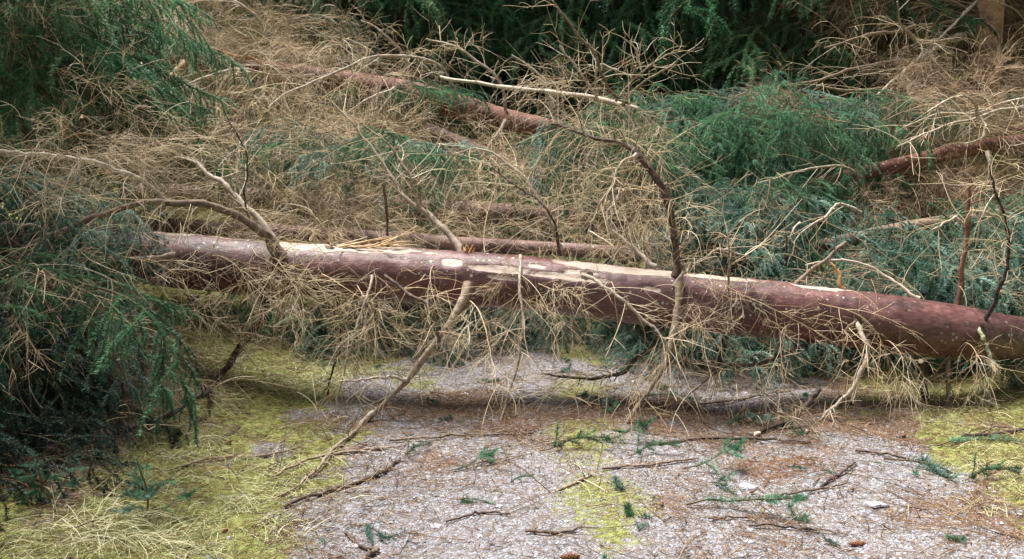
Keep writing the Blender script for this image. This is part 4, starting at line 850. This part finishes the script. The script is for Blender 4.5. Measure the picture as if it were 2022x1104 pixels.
def stick(pts, hw, tint, label, name='fallen_stick', mat_=None, n2=0, lift=.012, grp='sticks lying on the ground'):
    c = np.array([np.r_[G(p[0], p[1], p[2] if len(p) > 2 else lift), h / FPX * 4.3] for p, h in zip(pts, hw)])
    K = max(10, 5 * len(pts)); c = smooth_curve(c, K); rg = np.random.default_rng(int(pts[0][0])); c[:, :3] += rg.normal(size=(K, 3)) * .003
    c[:, 2] = np.maximum(c[:, 2], gh(c[:, 0], c[:, 1]) + c[:, 3] * .6)
    mb = MB(); mb.tubes(c[:, :3], c[:, 3] * (1 + .1 * rg.normal(size=K)), 6, tint, cap=True)
    if n2:
        p, d, ci, t = spawn(c[None, :, :3], n2, .1, 1, (35, 70), rg, .6); l2 = grow(p, d, .05 + .25 * rg.random(n2), 7, .4, .08, rg); mb.tubes(l2, taper(n2, 7, .0028, .001), 3, min(1, tint + .2))
        p, d, ci, t = spawn(l2, 2, .2, 1, (35, 70), rg, .6); l3 = grow(p, d, .03 + .1 * rg.random(len(p)), 5, .4, .1, rg); mb.tubes(l3, taper(len(p), 5, .0018, .0008), 3, min(1, tint + .2))
    tag(mb.build(name, mat_ or M_branch), label, 'stick', grp)
stick([(1618, 768, .16), (1590, 802, .10), (1560, 832, .04), (1520, 846), (1475, 864)], [6, 6, 6, 6, 5], .12, 'dark lichen spotted stick with pale broken tip leaning in the litter', n2=8)
stick([(1475, 864), (1500, 856)], [5, 5], .95, 'bright splintered stick end lying in the brown litter', mat_=M_rawwood)
stick([(1038, 1048), (1090, 1052), (1140, 1045)], [2.5, 3, 2], .3, 'brown twig lying across the bottom of the mossy strip', n2=2)
stick([(685, 1050), (720, 1080), (745, 1088)], [3, 3, 2], .3, 'kinked brown twig near the bottom on the left gravel', n2=2)
stick([(720, 1100), (740, 1090), (748, 1084)], [4, 4, 3], .3, 'short thick brown twig at the bottom edge')
stick([(560, 1000), (600, 985), (680, 960), (740, 940), (790, 905)], [3, 3.5, 4, 4, 3], .25, 'long dark stick among brown needles below the pale branch', n2=16)
stick([(1620, 960), (1660, 935), (1690, 912)], [2.5, 2.5, 2], .15, 'thin dark twig slanting over the right wheel track', n2=2)
stick([(1540, 978), (1620, 965), (1670, 955)], [2, 2, 1.5], .3, 'thin brown twig lying right of the straight sprig', n2=3)
stick([(1480, 1035), (1560, 1040), (1650, 1050)], [2, 2, 1.5], .3, 'thin brown twig near the bottom right gravel', n2=3)
stick([(1400, 1025), (1440, 1020), (1485, 1022)], [2, 2, 1.5], .4, 'short brown twig below the straight sprig')
stick([(1300, 875), (1400, 866), (1520, 868), (1600, 872)], [3, 3, 3, 2], .2, 'long dark stick lying in litter right of the hanging branch', n2=10)
stick([(1190, 925), (1300, 915), (1380, 905)], [2.5, 2.5, 2], .45, 'pale thin twig lying right of the hanging branch', n2=4)
stick([(1900, 860), (1960, 857), (2025, 846)], [4, 4, 4], .2, 'grey dark branch lying in the grass at the right edge', n2=6)
stick([(1690, 890), (1740, 895), (1790, 905)], [2.5, 2.5, 2], .2, 'dark stem running into the large blue bough', n2=2)
stick([(880, 1030), (960, 1010), (1010, 1015)], [1.8, 2, 1.5], .2, 'thin dark twig right of the hooked sprig', n2=2)
stick([(540, 940), (620, 905), (700, 890), (800, 880)], [2.5, 3, 3, 2], .6, 'pale thin stick under the broken branch', n2=20)
stick([(330, 930), (420, 905), (520, 900), (600, 880)], [2, 2.5, 2.5, 2], .5, 'thin tan stick lying across the left grass', n2=14)
stick([(770, 870), (900, 860), (1050, 855)], [2.5, 2.5, 2], .4, 'brown twiggy stick lying across the middle of the track', n2=22)
stick([(1330, 800), (1450, 790), (1560, 770)], [2.5, 2.5, 2], .4, 'brown twiggy stick in the litter under the right trunk', n2=20)
stick([(1830, 790), (1820, 740, .18), (1818, 715, .30)], [9, 8, 7], .12, 'dark broken snag standing under the trunk by the right bank', 'snag')
# a bigger grass tussock
random.seed(53)
def tussock(px, py, n, h, label):
    rg = np.random.default_rng(int(px)); q = G(px, py); mb = MB(); n = int(n * 1.7)
    x = q[0] + .09 * rg.normal(size=n); y = q[1] + .06 * rg.normal(size=n)
    blades(mb, x, y, h * (.4 + .8 * rg.random(n)), rg, .9, .0014, np.clip(.72 + .16 * rg.normal(size=n), 0, 1))
    tag(mb.build('grass_tussock', M_grass), label, 'grass tussock', 'grass tussocks')
tussock(215, 1050, 420, .36, 'largest drooping tussock of long pale grass near the left bottom')
tussock(330, 1075, 260, .26, 'tussock of pale grass right of the largest one')
tussock(560, 1050, 160, .22, 'thin tussock of pale grass at the gravel edge')
tussock(1960, 920, 260, .22, 'pale straw tussock on the right bank')
tussock(700, 740, 200, .18, 'yellow green tussock behind the trunk by the far gravel')

# loose tips and twiglets
random.seed(61)
TIP = [sprig_mesh(640 + k, [M_stem, (M_needle_dark, M_needle_blue, M_needle)[k % 3]], .12) for k in range(6)]
for k in range(46):
    x = U(-1.0, 2.1); y = 2.6 + 4.2 * random.random() ** 1.2
    o = put('sprig_tip', TIP[k % 6], None, (x, y, float(gh(x, y)) + .008), U(0, 6.28), U(-.05, .1), U(-.6, .6), U(.6, 1.3))
    tag(o, 'small broken green spruce tip lying loose on the track', 'sprig tip', 'loose spruce tips strewn on the track')
def twiglet(seed):
    rg = np.random.default_rng(seed); mb = MB(); L = .12 + .16 * rg.random()
    st = grow(np.zeros((1, 3)), np.array([[1, .2 * rg.normal(), .02]]), np.array([L]), 9, .1, .10, rg, .08); st[..., 2] = np.clip(st[..., 2], 0, .02)
    mb.tubes(st, taper(1, 9, .0030, .0015), 5, .3 + .4 * rg.random(), cap=True)
    p, d, ci, t = spawn(st, 4, .2, 1, (30, 70), rg, .85); l2 = grow(p, d, .02 + .08 * rg.random(4), 5, .1, .1, rg); mb.tubes(l2, taper(4, 5, .0016, .0007), 3, .5)
    return mb.mesh('broken_twig', [M_branch])
TWG = [twiglet(700 + k) for k in range(8)]
for k in range(90):
    x = U(-1.9, 2.7); y = 2.6 + 4.0 * random.random() ** 1.1
    o = put('broken_twig', TWG[k % 8], None, (x, y, float(gh(x, y)) + .006), U(0, 6.28), U(-.03, .08), U(-.6, .6), U(.7, 1.5))
    tag(o, 'small bare broken twig lying loose among the needle litter', 'twig', 'loose twigs strewn on the track')

random.seed(71)
for k, (px, py) in enumerate([(330, 960), (420, 1000), (520, 980), (560, 900), (620, 850), (470, 910), (640, 790), (580, 770), (120, 1075), (420, 1085), (1900, 870), (2000, 960), (1860, 830), (1990, 880), (1960, 1010), (1560, 700), (1640, 700), (1090, 700), (500, 860), (380, 870), (1180, 1010), (1250, 1060), (1130, 960)]):
    rg = np.random.default_rng(800 + k); q = G(px, py); n = 150 if px < 700 or px > 1500 else 60; mb = MB()
    blades(mb, q[0] + .07 * rg.normal(size=n), q[1] + .06 * rg.normal(size=n), (.15 if n > 100 else .06) * (.4 + .9 * rg.random(n)), rg, .8, .0013, np.clip((.5, .62, .72)[k % 3] + .18 * rg.normal(size=n), 0, 1))
    tag(mb.build('grass_tuft', M_grass), 'small loose tuft of yellow green grass growing on the track edge', 'grass tuft', 'small grass tufts')
# ------------------------------------------------------------------ standing forest behind
def standing(x, y, h, r, nb, z0, z1, lib, L, label, cat='spruce', group='standing spruces behind the windfall', bark=M_bark_grey, dead=0, seed=0, front=False, lean=(0, 0), clear=False):
    random.seed(1000 + seed)
    z = float(gh(x, y)); root = empty('spruce_tree', (x, y, z), label, cat, group)
    K = 26; t = np.linspace(0, 1, K)
    c = np.stack([x + lean[0] * t * h + .04 * np.sin(t * 9 + seed), y + lean[1] * t * h + .04 * np.cos(t * 7 + seed), z - .1 + h * t], 1)
    mb = MB(); mb.tubes(c, r * (1 - .9 * t) * (1 + .5 * np.exp(-t * h / .35)), 14, 0.0); mb.build('trunk', bark, root)
    def at(zz):
        i = min(K - 1, max(0, (zz / h) * (K - 1))); j = min(K - 2, int(i)); return c[j] + (c[j + 1] - c[j]) * (i - j)
    for k in range(nb):
        f = (k + random.random()) / nb; zz = z0 + (z1 - z0) * f ** 1.25
        a = k * 2.39996 + U(-.4, .4)
        if front and math.sin(a) > .35 and zz < 6: a = -a
        sz = L * (1.08 - .75 * zz / h) * U(.75, 1.15)
        put('bough', pick(lib), root, at(zz), a, U(-.30, .12), U(-.2, .2), sz)
    for k in range(dead):
        zz = U(.3, 5.2); a = k * 2.39996 + U(-.5, .5)
        if clear and math.sin(a) < -.25: a = -a
        put('branch', pick(DEAD_FAR[random.choice(('arch', 'stiff'))]), root, at(zz), a, U(-.3, .3), U(-.5, .5), U(.9, 1.8))
    return root
stand = [(470, 12.6), (640, 14.2), (800, 12.8), (985, 14.4), (1150, 13.0), (1300, 15.6), (1440, 12.6), (1545, 11.6)]
desc = ['dark spruce standing behind the arching bare twigs', 'dark spruce standing behind the young bluish spruce', 'full green spruce standing behind the long upper trunk',
        'pale tipped spruce standing between two darker spruces', 'bluish green spruce behind the tall bare sticks', 'deep shaded spruce beside the small white sky gap',
        'dark spruce whose boughs sweep down to the green crown', 'spruce with bright green hanging edge beside the bare brown twigs']
for k, ((px, y), dsc) in enumerate(zip(stand, desc)):
    standing((px - CX) / FPX * y / 1.025, y, 16, .17, 84, .5, 9.5, LIVE if k % 3 else LIVE_DARK, 2.5, dsc, seed=k, front=True)

bare = [(1948, 9.7, .15, 'thick bare orange brown spruce trunk standing by the right edge'), (1888, 12.4, .12, 'slim reddish trunk standing just left of the thick bare trunk'),
        (1805, 12.0, .11, 'slim dark trunk hung with dead twigs behind the slanting pale branch'), (1720, 11.6, .10, 'thin dead-twigged trunk in the middle of the brown thicket'),
        (1650, 12.2, .10, 'thin dead-twigged trunk beside the bright green hanging boughs'), (2050, 11.8, .13, 'bare spruce trunk at the far right edge behind the thick one')]
bare += [(1700, 15.5, .1, 'dim far trunk low in the brown thicket left of centre'), (1770, 16.2, .1, 'dim far trunk in the brown thicket behind the pale bent branch'), (1850, 15.4, .1, 'dim far trunk between the reddish and the slim dark trunks'), (1930, 16.0, .1, 'dim far trunk just behind the thick orange brown one'), (2010, 15.2, .1, 'dim far trunk at the right edge of the brown thicket')]
for k, (px, y, r, dsc) in enumerate(bare):
    rt = standing((px - CX) / FPX * y / 1.025, y, 15, r, 10, 9.0, 13, LIVE_DARK, 2.2, dsc, 'spruce', 'bare-stemmed spruces at the right', M_bark_warm, dead=(34 if k == 0 else 88), seed=40 + k, clear=(px > 1790))
    if k == 0:
        bb = dict(mat_=M_branch, n2=16, L2=(.2, .7), thick=1.3, rough=.012)
        limb(rt, [(1935, 60, 9.8), (1880, 76, 9.5), (1850, 92, 9.3), (1800, 130, 9.0), (1735, 192, 8.7)], [7, 7, 7, 6, 4], .72, **bb)
        limb(rt, [(1940, 104, 9.9), (1830, 112, 9.6), (1700, 132, 9.4), (1610, 155, 9.3), (1540, 172, 9.3)], [5, 5, 4, 4, 3], .62, **bb)
        limb(rt, [(1940, 52, 9.9), (1870, 43, 9.6), (1800, 55, 9.4), (1700, 70, 9.3), (1630, 90, 9.2)], [5, 5, 5, 4, 3], .55, **bb)
        limb(rt, [(1940, 60, 9.9), (1870, 78, 9.4), (1800, 74, 9.1), (1775, 50, 9.0), (1770, 5, 8.9)], [5, 5, 5, 3, 2], .62, **bb)
        limb(rt, [(1945, -20, 9.9), (1890, 35, 9.5), (1850, 70, 9.3)], [4, 4, 2], .8, **bb)
        limb(rt, [(1945, 150, 9.9), (1850, 158, 9.4), (1760, 170, 9.1), (1680, 180, 9.0), (1610, 172, 9.0)], [5, 5, 4, 4, 3], .55, **bb)

standing(-4.9, 5.3, 14, .18, 90, 2.0, 9, LIVE_DARK, 2.3, 'added spruce out of view on the left bank, shading the lower left corner', seed=70)  # tree added out of view to throw shade on the lower left

def far_tree_meshes():
    out = []
    for s in range(2):
        rg = np.random.default_rng(900 + s); mb = MB()
        n = 130; zz = .4 + 13.5 * rg.random(n); a = rg.random(n) * 6.283
        L = 2.6 * (1.05 - zz / 15.5)
        st = grow(np.stack([0 * zz, 0 * zz, zz], 1), np.stack([np.cos(a), np.sin(a), .1 + 0 * a], 1), L, 8, .7, .04, rg)
        mb.tubes(st, taper(n, 8, .03, .008), 3, .4)
        p, d, ci, t = spawn(st, 16, .1, 1, (45, 70), rg, .6); M = len(p)
        l2 = grow(p, d, (.25 + .55 * rg.random(M)) * (1.1 - .6 * t), 5, 1.2, .05, rg)
        mb.needles(l2, .045, .16, .045, np.clip(.38 + .2 * rg.normal(size=M), 0, 1), per=3, rg=rg, droop=.3)
        out.append(mb.mesh('crown', [M_stem, M_needle_dark]))
    tb = MB(); t = np.linspace(0, 1, 12); tb.tubes(np.stack([0 * t, 0 * t, 15.5 * t - .2], 1), .16 * (1 - .92 * t), 8, 0.)
    return out, tb.mesh('trunk', [M_bark_grey])
FAR, FARTRUNK = far_tree_meshes()
random.seed(77)
for k in range(46):
    if k in (11, 12, 13): continue
    y = 17.5 + 4.2 * (k // 15) + U(-.8, .8); x = (-15 + 2.15 * (k % 15) + U(-.5, .5)) * (y / 20)
    rt = empty('spruce_tree', (x, y, float(gh(x, y))), 'dim spruce deep in the forest behind the nearer standing spruces', 'spruce', 'far spruces in the forest')
    put('trunk', FARTRUNK, rt, rt.location); put('crown', FAR[k % 2], rt, rt.location, U(0, 6.28), 0, 0, U(.85, 1.15))
